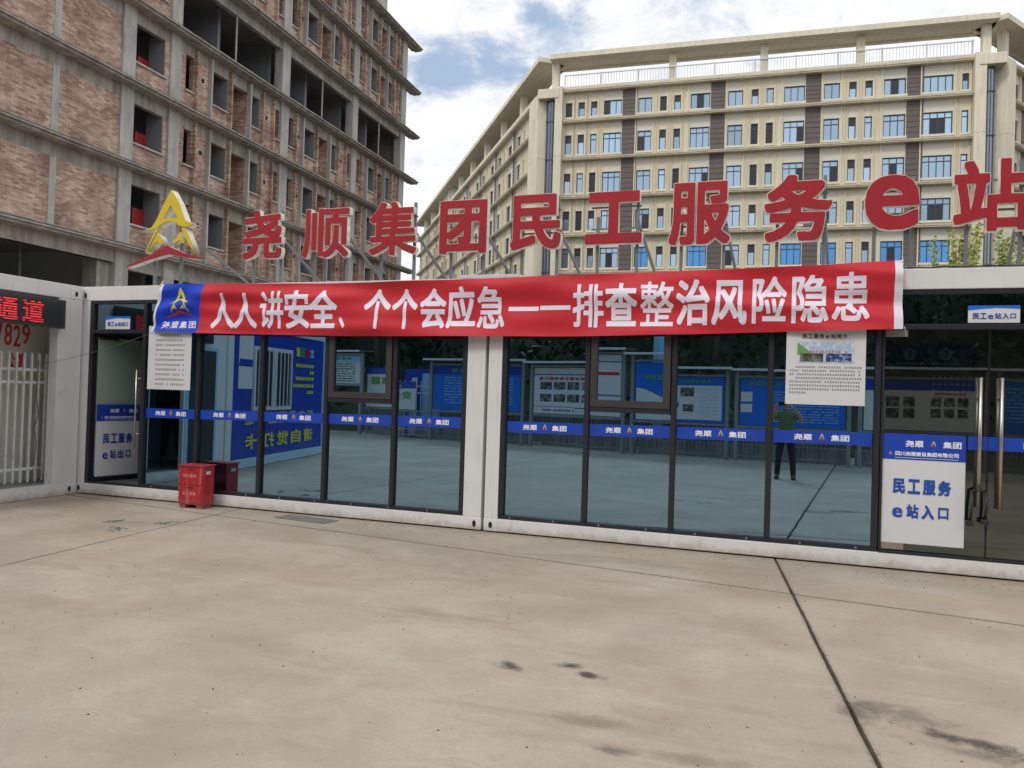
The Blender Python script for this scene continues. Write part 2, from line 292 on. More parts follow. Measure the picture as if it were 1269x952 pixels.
# ------------------------------------------------------------------ geometry helpers
class MB:
    def __init__(s): s.v = []; s.f = []; s.mi = []
    def quad(s, a, b, c, d, mi=0):
        k = len(s.v); s.v += [a, b, c, d]; s.f.append((k, k + 1, k + 2, k + 3)); s.mi.append(mi)
    def box(s, x0, x1, y0, y1, z0, z1, mi=0):
        k = len(s.v); s.v += [(x, y, z) for x in (x0, x1) for y in (y0, y1) for z in (z0, z1)]
        s.f += [(k, k + 1, k + 3, k + 2), (k + 4, k + 6, k + 7, k + 5), (k, k + 4, k + 5, k + 1), (k + 2, k + 3, k + 7, k + 6), (k, k + 2, k + 6, k + 4), (k + 1, k + 5, k + 7, k + 3)]
        s.mi += [mi] * 6; return s
    def prism(s, pts, y0, y1):            # pts in (x,z), extruded along y
        k = len(s.v); n = len(pts); s.v += [(x, y0, z) for x, z in pts] + [(x, y1, z) for x, z in pts]
        s.f.append(tuple(k + i for i in range(n))); s.f.append(tuple(k + n + n - 1 - i for i in range(n)))
        for i in range(n): j = (i + 1) % n; s.f.append((k + i, k + n + i, k + n + j, k + j))
        s.mi += [0] * (n + 2); return s
    def bar(s, a, b, w, h=None):          # square bar from a to b
        a = Vector(a); b = Vector(b); h = h or w; d = (b - a).normalized()
        up = Vector((0, 0, 1)) if abs(d.z) < .9 else Vector((0, 1, 0))
        r = d.cross(up).normalized() * (w / 2); u = r.cross(d).normalized() * (h / 2); k = len(s.v)
        for p in (a, b): s.v += [tuple(p - r - u), tuple(p + r - u), tuple(p + r + u), tuple(p - r + u)]
        s.f += [(k, k + 1, k + 2, k + 3), (k + 7, k + 6, k + 5, k + 4)] + [(k + i, k + 4 + i, k + 4 + (i + 1) % 4, k + (i + 1) % 4) for i in range(4)]
        s.mi += [0] * 6; return s
    def tube(s, pts, r, n=8):
        pts = [Vector(p) for p in pts]; k = len(s.v); rr = r if isinstance(r, (list, tuple)) else [r] * len(pts)
        for i, p in enumerate(pts):
            d = (pts[min(i + 1, len(pts) - 1)] - pts[max(i - 1, 0)]).normalized(); up = Vector((0, 0, 1)) if abs(d.z) < .9 else Vector((0, 1, 0))
            a = d.cross(up).normalized(); b = a.cross(d)
            for j in range(n): t = 2 * math.pi * j / n; s.v.append(tuple(p + (a * math.cos(t) + b * math.sin(t)) * rr[i]))
        for i in range(len(pts) - 1):
            for j in range(n): q = (j + 1) % n; s.f.append((k + i * n + j, k + i * n + q, k + (i + 1) * n + q, k + (i + 1) * n + j)); s.mi.append(0)
        s.f.append(tuple(k + j for j in range(n))[::-1]); s.f.append(tuple(k + (len(pts) - 1) * n + j for j in range(n))); s.mi += [0, 0]; return s
    def mesh(s, name, *mats):
        me = bpy.data.meshes.new(name); me.from_pydata(s.v, [], s.f)
        for m in mats: me.materials.append(M[m] if isinstance(m, str) else m)
        if len(mats) > 1: me.polygons.foreach_set('material_index', s.mi)
        bm = bmesh.new(); bm.from_mesh(me); bmesh.ops.recalc_face_normals(bm, faces=bm.faces); bm.to_mesh(me); bm.free(); me.update(); return me
def link(name, me, parent=None, mx=None, **props):
    o = bpy.data.objects.new(name, me); COL.objects.link(o)
    if parent: o.parent = parent
    if mx is not None: o.matrix_basis = mx
    for k, v in props.items(): o[k] = v
    return o
def obj(name, mb, m, parent=None, mx=None, bevel=0, smooth=False, **props):
    me = mb.mesh(name, *(m if isinstance(m, (list, tuple)) else (m,)))
    if bevel:
        bm = bmesh.new(); bm.from_mesh(me); bmesh.ops.bevel(bm, geom=list(bm.edges), offset=bevel, segments=2, affect='EDGES', profile=.6); bm.to_mesh(me); bm.free()
    if smooth: me.shade_smooth()
    return link(name, me, parent, mx, **props)
def thing(name, label, cat, loc=(0, 0, 0), rot=None, group=None):
    o = bpy.data.objects.new(name, None); o.empty_display_size = .3; COL.objects.link(o)
    o.location = loc
    if rot is not None: o.rotation_euler = (0, 0, rot)
    o['label'] = label; o['category'] = cat
    if group: o['group'] = group
    return o
def T(*v): return Matrix.Translation(v)
def frame(origin, xdir):                  # local x along xdir, local y = ccw normal
    x = Vector((xdir[0], xdir[1], 0)).normalized(); y = Vector((-x.y, x.x, 0))
    m = Matrix.Identity(4); m.col[0][:3] = x; m.col[1][:3] = y; m.translation = Vector(origin); return m
# px -> world helpers used while laying out flat prints on the facade
def fac(px, py, Y=8.38):
    r = Rw @ Vector((px - 634.5, -(py - 476.0), -f_px)); t = Y / r.y; return (t * r.x, 1.6 + t * r.z)

# ------------------------------------------------------------------ glyph outlines (built-in font, thickened on a grid, traced again)
GR = 150; PAD = 20; GS = GR + 2 * PAD
_raster = {}
def raster(ch):
    if ch in _raster: return _raster[ch]
    c = bpy.data.curves.new('t', 'FONT'); c.body = ch; c.resolution_u = 4
    o = bpy.data.objects.new('t', c); COL.objects.link(o); dg = bpy.context.evaluated_depsgraph_get()
    me = bpy.data.meshes.new_from_object(o.evaluated_get(dg)); bpy.data.objects.remove(o); bpy.data.curves.remove(c)
    me.calc_loop_triangles(); co = np.array([v.co[:2] for v in me.vertices]); tri = np.array([t.vertices[:] for t in me.loop_triangles])
    x0, y0 = co.min(0); sc = GR / max(co[:, 0].max() - x0, co[:, 1].max() - y0)
    co = (co - (x0, y0)) * sc + PAD
    g = np.zeros((GS, GS), bool)
    for a, b, d in co[tri]:
        lo = np.maximum(np.floor(np.minimum(np.minimum(a, b), d)).astype(int) - 1, 0); hi = np.minimum(np.ceil(np.maximum(np.maximum(a, b), d)).astype(int) + 2, GS)
        X, Y = np.meshgrid(np.arange(lo[0], hi[0]), np.arange(lo[1], hi[1]))
        def e(p, q): return (q[0] - p[0]) * (Y - p[1]) - (q[1] - p[1]) * (X - p[0])
        e1, e2, e3 = e(a, b), e(b, d), e(d, a); ins = ((e1 >= -1e-6) & (e2 >= -1e-6) & (e3 >= -1e-6)) | ((e1 <= 1e-6) & (e2 <= 1e-6) & (e3 <= 1e-6))
        g[lo[1]:hi[1], lo[0]:hi[0]] |= ins
    bpy.data.meshes.remove(me); _raster[ch] = g; return g
def trace(F, th=.5):
    H, Wd = F.shape; segs = {}
    ys, xs = np.where(((F[:-1, :-1] > th) * 1 + (F[:-1, 1:] > th) + (F[1:, :-1] > th) + (F[1:, 1:] > th)) % 4 > 0)
    def pt(e):
        (x, y, k) = e
        if k == 0: a, b = F[y, x], F[y, x + 1]; return (x + (th - a) / (b - a), y)
        a, b = F[y, x], F[y + 1, x]; return (x, y + (th - a) / (b - a))
    for y, x in zip(ys.tolist(), xs.tolist()):
        c = (F[y, x] > th) | (F[y, x + 1] > th) << 1 | (F[y + 1, x + 1] > th) << 2 | (F[y + 1, x] > th) << 3
        c = int(F[y, x] > th) + 2 * int(F[y, x + 1] > th) + 4 * int(F[y + 1, x + 1] > th) + 8 * int(F[y + 1, x] > th)
        Bt, Rt, Tp, Lf = (x, y, 0), (x + 1, y, 1), (x, y + 1, 0), (x, y, 1)
        tb = {1: [(Lf, Bt)], 2: [(Bt, Rt)], 3: [(Lf, Rt)], 4: [(Rt, Tp)], 5: [(Lf, Bt), (Rt, Tp)], 6: [(Bt, Tp)], 7: [(Lf, Tp)], 8: [(Tp, Lf)], 9: [(Tp, Bt)], 10: [(Bt, Rt), (Tp, Lf)], 11: [(Tp, Rt)], 12: [(Rt, Lf)], 13: [(Rt, Bt)], 14: [(Bt, Lf)]}
        for a, b in tb.get(c, []): segs[a] = b
    loops = []
    while segs:
        s0 = next(iter(segs)); cur = s0; lp = []
        while cur in segs: lp.append(pt(cur)); cur = segs.pop(cur)
        if len(lp) > 7: loops.append(lp)
    return loops
def simplify(lp, tol):
    P = np.array(lp); n = len(P); keep = np.zeros(n, bool); i0 = 0; i1 = int(np.argmax(((P - P[0]) ** 2).sum(1))); keep[[i0, i1]] = True
    st = [(i0, i1), (i1, n)]
    PP = np.vstack([P, P[:1]])
    while st:
        a, b = st.pop()
        if b - a < 2: continue
        A, B = PP[a], PP[b]; d = B - A; ln = math.hypot(*d) or 1e-9; q = PP[a + 1:b] - A
        ds = np.abs(d[0] * q[:, 1] - d[1] * q[:, 0]) / ln; k = int(ds.argmax())
        if ds[k] > tol: k += a + 1; keep[k % n] = True; st += [(a, k), (k, b)]
    return P[keep]
_outl = {}
def outline(ch, r, tol=.35):               # loops in a 0..1 box that fits the thickened glyph
    key = (ch, r, tol)
    if key in _outl: return _outl[key]
    g = raster(ch); r = r * GR / 104; tol = tol * 1.3; R = int(math.ceil(r)); acc = g.copy()
    for dy in range(-R, R + 1):
        for dx in range(-R, R + 1):
            if abs(dx) <= r and abs(dy) <= r and abs(dx) + abs(dy) <= 1.78 * r + .5: acc |= np.roll(np.roll(g, dy, 0), dx, 1)
    F = acc.astype(float)
    for _ in range(1): F = (F + np.roll(F, 1, 0) + np.roll(F, -1, 0) + np.roll(F, 1, 1) + np.roll(F, -1, 1)) / 5
    lps = [simplify(l, tol) for l in trace(F)]
    al = np.vstack(lps); lo, hi = al.min(0), al.max(0); s = np.where(hi - lo < 1, 1, hi - lo)
    _outl[key] = ([(l - lo) / s for l in lps], (hi - lo)); return _outl[key]
def loops_mesh(loops, extrude=0.0):        # loops in (x,z); flat sheet at y=0 or solid y in [0,2*extrude]
    c = bpy.data.curves.new('c', 'CURVE'); c.dimensions = '2D'; c.fill_mode = 'BOTH'; c.extrude = extrude
    for lp in loops:
        if len(lp) < 3: continue
        s = c.splines.new('POLY'); s.points.add(len(lp) - 1); s.use_cyclic_u = True
        s.points.foreach_set('co', np.column_stack([lp, np.zeros(len(lp)), np.ones(len(lp))]).ravel())
    o = bpy.data.objects.new('c', c); COL.objects.link(o); me = bpy.data.meshes.new_from_object(o.evaluated_get(bpy.context.evaluated_depsgraph_get()))
    bpy.data.objects.remove(o); bpy.data.curves.remove(c)
    me.transform(Matrix(((1, 0, 0, 0), (0, 0, -1, extrude), (0, 1, 0, 0), (0, 0, 0, 1)))); return me
def glyph_mesh(ch, w, h, r, extrude=0, m='ink_blue', grow=0):
    lps, _ = outline(ch, r); me = loops_mesh([l * (w, h) for l in lps], extrude); me.materials.append(M[m]); return me
_line = {}
def text_mesh(s, w, h, r=3, m='ink_blue', gapf=.12, tol=.6):     # a whole line of characters joined, fitted to w x h, lower left at origin
    key = (s, round(w, 3), round(h, 3), r, m)
    if key in _line: return _line[key]
    n = len(s); cw = w / (n + gapf * (n - 1)); lps = []
    for i, ch in enumerate(s):
        if ch == ' ': continue
        ls, _ = outline(ch, r, tol); x = i * cw * (1 + gapf); ww, hh, oy = cw, h, 0
        if ch in 'e': hh = h * .72; ww = cw * .85; x += cw * .07
        if ch == '口': hh = h * .84; ww = cw * .84; x += cw * .08; oy = h * .06
        lps += [l * (ww, hh) + (x, oy) for l in ls]
    me = loops_mesh(lps); me.materials.append(M[m]); _line[key] = me; return me
def flip_to(me): return me

def streaks(m, amt=.35):
    n, l = m.node_tree.nodes, m.node_tree.links; p = n['Principled BSDF']; src = p.inputs['Base Color'].links[0].from_socket
    t = n.new('ShaderNodeTexCoord'); mp = n.new('ShaderNodeMapping'); mp.inputs['Scale'].default_value = (2.6, 2.6, .35); l.new(t.outputs['Object'], mp.inputs[0])
    z = n.new('ShaderNodeTexNoise'); l.new(mp.outputs[0], z.inputs['Vector']); z.inputs['Scale'].default_value = 1.3; z.inputs['Detail'].default_value = 8; z.inputs['Roughness'].default_value = .68
    r = n.new('ShaderNodeMapRange'); l.new(z.outputs[0], r.inputs[0]); r.inputs[1].default_value = .34; r.inputs[2].default_value = .62; r.inputs[3].default_value = 1 - amt; r.inputs[4].default_value = 1.08
    x = n.new('ShaderNodeMix'); x.data_type = 'RGBA'; x.blend_type = 'MULTIPLY'; x.inputs[0].default_value = 1; l.new(src, x.inputs[6]); l.new(r.outputs[0], x.inputs[7]); l.new(x.outputs[2], p.inputs['Base Color'])
streaks(M['concrete'], .42); streaks(M['concrete_pale'], .25); streaks(M['ledge'], .10); streaks(M['cream'], .10); streaks(M['brick'], .14)

def splash(m, col=(.33, .28, .22)):        # mud splashed up from the yard on the lowest hand's breadth, plus faint run marks
    n, l = m.node_tree.nodes, m.node_tree.links; p = n['Principled BSDF']; src = p.inputs['Base Color'].links[0].from_socket
    g = n.new('ShaderNodeNewGeometry'); s = n.new('ShaderNodeSeparateXYZ'); l.new(g.outputs['Position'], s.inputs[0])
    z = n.new('ShaderNodeTexNoise'); l.new(g.outputs['Position'], z.inputs['Vector']); z.inputs['Scale'].default_value = 7; z.inputs['Detail'].default_value = 9; z.inputs['Roughness'].default_value = .75
    a = n.new('ShaderNodeMath'); a.operation = 'MULTIPLY_ADD'; l.new(z.outputs[0], a.inputs[0]); a.inputs[1].default_value = -.26; l.new(s.outputs[2], a.inputs[2])
    r = n.new('ShaderNodeMapRange'); l.new(a.outputs[0], r.inputs[0]); r.inputs[1].default_value = -.13; r.inputs[2].default_value = -.02; r.inputs[3].default_value = .75; r.inputs[4].default_value = 0
    x = n.new('ShaderNodeMix'); x.data_type = 'RGBA'; l.new(r.outputs[0], x.inputs[0]); l.new(src, x.inputs[6]); x.inputs[7].default_value = (*col, 1)
    mp = n.new('ShaderNodeMapping'); mp.inputs['Scale'].default_value = (9, 9, .8); l.new(g.outputs['Position'], mp.inputs[0]); z2 = n.new('ShaderNodeTexNoise'); l.new(mp.outputs[0], z2.inputs['Vector']); z2.inputs['Scale'].default_value = 2; z2.inputs['Detail'].default_value = 6
    r2 = n.new('ShaderNodeMapRange'); l.new(z2.outputs[0], r2.inputs[0]); r2.inputs[1].default_value = .56; r2.inputs[2].default_value = .72; r2.inputs[4].default_value = .28
    y = n.new('ShaderNodeMix'); y.data_type = 'RGBA'; l.new(r2.outputs[0], y.inputs[0]); l.new(x.outputs[2], y.inputs[6]); y.inputs[7].default_value = (.45, .42, .37, 1); l.new(y.outputs[2], p.inputs['Base Color'])
splash(M['white_steel']); splash(M['cabinet_red'], (.25, .12, .09))
# ================================================================== GROUND
YF = 8.38                                                     # plane of the glass front
g = MB(); g.quad((-600, -300, -.06), (600, -300, -.06), (600, 900, -.06), (-600, 900, -.06)); obj('ground', g, M['joint'], kind='structure')
yard = bpy.data.objects.new('concrete_yard', None); COL.objects.link(yard); yard['kind'] = 'structure'
ca, sa = math.cos(-.116), math.sin(-.116)
def slab(u0, u1, v0, v1):
    gp = .012; mb = MB(); r = random.Random(int(u0 * 10 + v0))
    def w(u, v): return (.137 + u * .991 - v * .101, 6.92 - u * .134 + v * .995)
    def edge(a, b, n):                                        # slightly ragged saw-cut edge
        return [(a[0] + (b[0] - a[0]) * i / n, a[1] + (b[1] - a[1]) * i / n) for i in range(n)]
    n = 40; c = [(u0 + gp, v0 + gp), (u1 - gp, v0 + gp), (u1 - gp, v1 - gp), (u0 + gp, v1 - gp)]
    pts = []
    for i in range(4): pts += [(p[0] + r.uniform(-.004, .004), p[1] + r.uniform(-.004, .004)) for p in edge(c[i], c[(i + 1) % 4], n)]
    P = [w(*p) for p in pts]; k = len(P)
    mb.v = [(x, y, 0) for x, y in P] + [(x, y, -.05) for x, y in P]; mb.f = [tuple(range(k))] + [(i, k + i, k + (i + 1) % k, (i + 1) % k) for i in range(k)]; mb.mi = [0] * (k + 1)
    obj('slab', mb, 'yard', yard)
us = [-47, -33.6, -20.2, -13.5, -6.75, 0, 6.7, 13.4, 26.8]; vs = [-34, -22, -11, 0, 12, 26]
for i in range(len(us) - 1):
    for j in range(len(vs) - 1): slab(us[i], us[i + 1], vs[j], vs[j + 1])

# ================================================================== PREFAB CABINS WITH GLASS FRONT
def logo_polys():
    A = dict(
        top=[[(.545, 1), (.64, .825), (.725, .60), (.83, .545), (.76, .515), (.70, .52), (.665, .525), (.61, .575), (.545, .60), (.48, .585), (.42, .555), (.375, .515), (.19, .475), (.31, .53), (.365, .62), (.45, .82)],
             [(.54, .80), (.45, .635), (.63, .635)]],
        legs=[[(.355, .495), (.405, .515), (.325, .37), (.245, .20), (.235, .20), (.30, .36)], [(.675, .50), (.725, .50), (.79, .36), (.845, .20), (.79, .27), (.735, .38)]],
        small=[[(.392, .455), (.475, .305), (.43, .315), (.39, .345), (.345, .31), (.285, .215), (.335, .345)], [(.672, .455), (.735, .29), (.70, .325), (.66, .345), (.62, .315), (.575, .33), (.625, .37)]],
        red=[[(.505, .285), (.70, .19), (1, .085), (.75, .12), (.52, .175), (.25, .10), (0, .02), (0, .035), (.28, .16)]])
    return A
def add_logo(parent, w, h, mx, mats=('ink_yellow', 'ink_red'), ext=0, name='logo'):
    A = logo_polys(); root = None
    for key, m in (('top', mats[0]), ('legs', mats[0]), ('small', mats[0]), ('red', mats[1])):
        me = loops_mesh([np.array(l) * (w, h) for l in A[key]], ext); me.materials.append(M[m])
        yield key, me, m
def logo_flat(parent, w, h, mx):           # whole emblem as one flat print
    A = logo_polys()
    ly = loops_mesh([np.array(l) * (w, h) for k in ('top', 'legs', 'small') for l in A[k]]); ly.materials.append(M['ink_yellow'])
    lr = loops_mesh([np.array(l) * (w, h) for l in A['red']]); lr.materials.append(M['ink_red'])
    bm = bmesh.new(); bm.from_mesh(ly)
    n0 = len(bm.faces); bm.from_mesh(lr); bm.faces.ensure_lookup_table()
    for f in bm.faces[n0:]: f.material_index = 1
    me = bpy.data.meshes.new('logo'); bm.to_mesh(me); bm.free(); me.materials.append(M['ink_yellow']); me.materials.append(M['ink_red'])
    return link('logo', me, parent, mx)
_logo = {}
def logo(parent, w, h, mx):
    k = (round(w, 3), round(h, 3))
    if k in _logo: return link('logo', _logo[k], parent, mx)
    o = logo_flat(parent, w, h, mx); _logo[k] = o.data; return o

def casting(parent, x, y, z, dirx=True):   # steel corner block with its slotted hole
    mb = MB(); a = .085; mb.box(x - a, x + a, y - .003, y + .14, z - .07, z + .07) if dirx else mb.box(x - .14, x + .003, y - a, y + a, z - .07, z + .07)
    c = obj('corner_casting', mb, 'white_steel', parent, bevel=.006)
    h = MB(); n = 12
    ring = [(.022 * math.cos(2 * math.pi * i / n), .038 * math.sin(2 * math.pi * i / n)) for i in range(n)]
    if dirx: h.prism([(x + p, z + q) for p, q in ring], y - .0065, y + .02)
    else:
        h.v = [(x + .0065, y + p, z + q) for p, q in ring] + [(x - .02, y + p, z + q) for p, q in ring]; h.f = [tuple(range(n)), tuple(range(2 * n - 1, n - 1, -1))] + [(i, n + i, n + (i + 1) % n, (i + 1) % n) for i in range(n)]; h.mi = [0] * (n + 2)
    obj('casting_hole', h, 'casting_hole', c)
def cabin(x0, x1, label, vert, posts, castings):
    t = thing('container_cabin', label, 'container', (0, 0, 0), group='white prefab cabins with glass fronts')
    Y = YF; D = 2.45
    b = MB(); b.box(x0, x1, Y, Y + .16, .016, .16); obj('bottom_rail', b, 'white_steel', t, bevel=.008)
    b = MB(); b.box(x0, x1, Y, Y + .16, 2.745, 2.945); obj('top_rail', b, 'white_steel', t, bevel=.008)
    for (a, c) in posts:
        b = MB(); b.box(a, c, Y + .002, Y + .16, .16, 2.745); obj('corner_post', b, 'white_steel', t, bevel=.008)
    b = MB(); b.box(x0 + .02, x1 - .02, Y + .16, Y + D, .03, .165); obj('floor', b, 'interior_floor', t)
    b = MB(); b.box(x0, x1, Y + D, Y + D + .08, .004, 2.93); obj('rear_wall', b, 'interior', t)
    for (a, c) in ((x0, x0 + .07), (x1 - .07, x1)):
        b = MB(); b.box(a, c, Y + .16, Y + D, .165, 2.72); obj('side_wall', b, 'interior_green' if c < -9 else 'interior', t)
    b = MB(); b.box(x0, x1, Y + .16, Y + D, 2.72, 2.80)
    b.box(x0, x1, Y + .165, Y + D, 2.86, 2.90); obj('roof', b, 'white_steel', t)
    b = MB(); n = int((x1 - x0) / .3)
    for i in range(n): b.box(x0 + .1 + i * .3, x0 + .22 + i * .3, Y + .2, Y + D, 2.9, 2.925)
    obj('roof_rib', b, 'white_steel', t, kind='stuff')
    for (x, z) in castings: casting(t, x, Y, z)
    return t
CL = cabin(-9.47, -3.252, 'white container cabin with glass front between the barred gate and the white double column', None,
           ((-9.47, -9.305), (-3.478, -3.252)), ((-9.385, 2.82), (-9.385, .085), (-3.33, .085)))
CR = cabin(-3.212, 2.95, 'white container cabin with entrance doors and long door handles, right of the double column', None,
           ((-3.212, -3.045), (2.78, 2.95)), ((-3.128, .085),))
b = MB(); b.box(-3.60, -2.86, YF + .0, YF + .5, 2.946, 2.985); b.box(-3.43, -3.05, YF - .012, YF + .03, 2.90, 2.982); obj('cap_plate', b, 'white_steel', CR, bevel=.004)

def fr(parent, name, x0, x1, z0, z1, y0=None, y1=None, m='dark_frame', **k):
    b = MB(); b.box(x0, x1, YF + .012 if y0 is None else y0, YF + .085 if y1 is None else y1, z0, z1); return obj(name, b, m, parent, bevel=.004, **k)
GY = YF + .05                                                # glass plane
prng = random.Random(21)
def pane(parent, x0, x1, z0, z1, m='mirror_glass', name='glass_pane', y=GY):
    hw_, hh_ = (x1 - x0) / 2, (z1 - z0) / 2; b = MB(); b.quad((-hw_, 0, -hh_), (hw_, 0, -hh_), (hw_, 0, hh_), (-hw_, 0, hh_))
    return obj(name, b, m, parent, T((x0 + x1) / 2, y, (z0 + z1) / 2) @ Matrix.Rotation(math.radians(prng.uniform(-.16, .16)), 4, 'Z') @ Matrix.Rotation(math.radians(prng.uniform(-.07, .07)), 4, 'X'))
ZB, ZT = .205, 2.70
def glazing(t, xa, xb, mull, sash_cell, skip=0):
    fr(t, 'frame_sill', xa, xb, .162, ZB); fr(t, 'frame_head', xa, xb, ZT, 2.744)
    for x in mull: fr(t, 'mullion', x - .027, x + .027, ZB + .001, ZT - .001, YF + .004)
    xs = list(mull)
    for a, c in zip(xs[:-1], xs[1:]):
        if abs(a - sash_cell) < .01:
            fr(t, 'transom', a + .035, c - .035, 1.435, 1.485, YF + .008)
            pane(t, a + .03, c - .03, ZB, 1.44)
            s = fr(t, 'opening_sash', a + .04, c - .04, 1.49, 1.56, YF - .03, YF + .03, 'sash_frame')
            # the sash hangs from its head and stands a touch open at the bottom
            me = MB(); X0, X1, z0, z1 = a + .04, c - .04, 1.492, 2.69
            me.box(X0, X1, -.03, .03, 0, .075); me.box(X0, X1, -.03, .03, z1 - z0 - .06, z1 - z0); me.box(X0, X0 + .075, -.0295, .0295, .075, z1 - z0 - .06); me.box(X1 - .075, X1, -.0295, .0295, .075, z1 - z0 - .06)
            bpy.data.objects.remove(s)
            tilt = math.radians(-.82)
            mx = T(0, YF + .012, z0) @ T(0, 0, z1 - z0) @ Matrix.Rotation(-tilt, 4, 'X') @ T(0, 0, -(z1 - z0))
            s = obj('opening_sash', me, 'sash_frame', t, mx)
            p = MB(); p.quad((X0 + .07, .0, .07), (X1 - .07, 0, .07), (X1 - .07, 0, z1 - z0 - .055), (X0 + .07, 0, z1 - z0 - .055)); obj('sash_pane', p, 'mirror_glass', s)
        else: pane(t, a + .03, c - .03, ZB, ZT)
glazing(CL, -8.335, -3.48, [-8.305, -7.38, -6.365, -5.39, -4.43, -3.51], -5.39)
glazing(CR, -3.043, .93, [-3.012, -2.035, -1.08, -.10, .905], -2.035)
# ---- exit door bay (left)
fr(CL, 'frame_sill', -9.30, -8.34, .162, .19); fr(CL, 'frame_head', -9.30, -8.345, ZT, 2.744)
fr(CL, 'door_jamb', -9.30, -9.235, .191, ZT - .001); fr(CL, 'transom', -9.234, -8.34, 2.285, 2.335)
pane(CL, -9.24, -8.34, 2.335, ZT, 'transom_glass')
dl = bpy.data.objects.new('exit_door', None); COL.objects.link(dl); dl.parent = CL; dl.location = (-9.215, YF + .06, .2); dl.rotation_euler = (0, 0, math.radians(80))
dl['label'] = 'glass exit door leaf standing open inwards'
def dbox(name, x0, x1, y0, y1, z0, z1, m, par): b = MB(); b.box(x0, x1, y0, y1, z0, z1); return obj(name, b, m, par, bevel=.003)
b = MB(); b.quad((0.02, 0, .03), (.90, 0, .03), (.90, 0, 2.06), (.02, 0, 2.06)); obj('door_pane', b, M['interior_green'], dl)
M['frost'] = mat('frosted_green_glass', (.30, .39, .36), .25, var=.08, scale=.8); dl.children[0].data.materials[0] = M['frost']
dbox('door_rail', 0, .92, -.02, .02, 0, .07, 'dark_frame', dl); dbox('door_rail', 0, .92, -.02, .02, 2.03, 2.08, 'dark_frame', dl)
dbox('closer_arm', .02, .30, -.06, -.03, 2.0, 2.035, 'dark_frame', dl)
for yy in (-.06, .06):
    b = MB(); b.tube([(.83, yy, .45), (.83, yy, 1.55)], .013, 10); b.tube([(.83, 0, .6), (.83, yy, .6)], .008, 6); b.tube([(.83, 0, 1.4), (.83, yy, 1.4)], .008, 6); obj('door_handle', b, 'steel', dl, smooth=True)
# handle of the fixed side next to the opening
b = MB(); hx = -8.362; b.tube([(hx, YF - .05, .70), (hx, YF - .05, 1.78)], .012, 10); b.tube([(hx, YF - .05, .9), (hx + .05, YF + .02, .9)], .008, 6); b.tube([(hx, YF - .05, 1.66), (hx + .05, YF + .02, 1.66)], .008, 6)
obj('pull_bar', b, 'steel', CL, smooth=True)
# ---- entrance doors (right)
fr(CR, 'frame_head', .941, 2.77, ZT, 2.744)
fr(CR, 'transom', .941, 2.77, 2.355, 2.405, YF + .004)
fr(CR, 'threshold', .941, 2.77, .162, .185, YF - .004)
pane(CR, .94, 2.78, 2.40, ZT, 'transom_glass')
fr(CR, 'door_jamb', .941, .965, .19, 2.354)
for (a, c, hx) in ((.968, 1.862, 1.79), (1.878, 2.77, 1.965)):
    d = bpy.data.objects.new('entrance_door', None); COL.objects.link(d); d.parent = CR; d.location = (a, YF + .05, .195)
    w = c - a; b = MB(); b.quad((0, 0, 0), (w, 0, 0), (w, 0, 2.15), (0, 0, 2.15)); obj('door_pane', b, 'door_glass', d)
    e = MB(); e.box(-.004, .0, -.006, .006, 0, 2.15); e.box(w, w + .004, -.006, .006, 0, 2.15); obj('pane_edge', e, 'dark_frame', d)
    hi = 0 if a < 1 else w - .2
    for z in (0.0, 2.09): e = MB(); e.box(hi, hi + .2, -.02, .02, z, z + .07); obj('patch_fitting', e, 'steel', d, bevel=.004)
    for yy in (-.065, .065):
        h = MB(); x = hx - a; h.tube([(x, yy, .46), (x, yy, 1.70)], .018, 12); h.tube([(x, 0, .62), (x, yy, .62)], .010, 8); h.tube([(x, 0, 1.5), (x, yy, 1.5)], .010, 8); obj('door_handle', h, 'steel', d, smooth=True)
# black lock hanging on the handle
t = thing('cable_lock', 'black cable lock hanging from the left long handle of the entrance doors', 'lock', (1.79, YF - .02, .80))
b = MB(); b.tube([(-.055, 0, .02), (-.06, -.03, -.15), (-.07, 0, -.27)], .014, 8); b.tube([(.05, 0, .02), (.065, -.03, -.12), (.05, 0, -.25)], .013, 8); b.tube([(-.055, 0, .02), (0, -.05, .035), (.05, 0, .02)], .013, 8); obj('shackle', b, 'cable', t, smooth=True)
b = MB(); b.box(-.11, -.04, -.03, .02, -.31, -.26); obj('lock_body', b, 'cable', t, bevel=.01)
b = MB(); b.box(.02, .09, -.03, .02, -.29, -.24); obj('lock_body', b, 'cable', t, bevel=.01)
# ---- interior boards seen through the entrance doors
t = thing('wall_display', 'navy display board with three numbered circles on the wall inside the entrance', 'display board', (1.62, YF + 2.40, 2.1))
b = MB(); b.box(-1.0, .62, 0, .03, -.02, .28); obj('panel', b, 'deepblue', t)
for i, x in enumerate((-.55, -.1, .3)):
    b = MB(); b.tube([(x, -.004, .16), (x, .0, .16)], .075, 20); o = obj('circle', b, 'lightblue', t); link('numeral', glyph_mesh('123'[i], .05, .09, 5, m='deepblue'), o, T(x - .025, -.008, .115))
    b = MB(); b.box(x - .16, x + .16, -.003, 0, .03, .055); obj('caption_bar', b, 'lightblue', t)
t = thing('process_chart', 'pale chart with rows of text on the wall inside the entrance', 'poster', (1.62, YF + 2.41, 1.45))
b = MB(); b.box(-1.0, .9, 0, .02, 0, .6); obj('sheet', b, 'inner_grey', t)
b = MB()
for r_ in range(6):
    for c_ in range(14): 
        if c_ > 6 and random.random() < .85: b.box(-.1 + c_ * .065 - .2, -.1 + c_ * .065 - .16, -.003, 0, .06 + r_ * .09, .10 + r_ * .09)
obj('text_row', b, 'sheet_white', t, kind='stuff')
t = thing('round_mirror', 'large dark disc on the wall inside beside the entrance, left of the display boards', 'disc', (.68, YF + 2.36, 1.68))
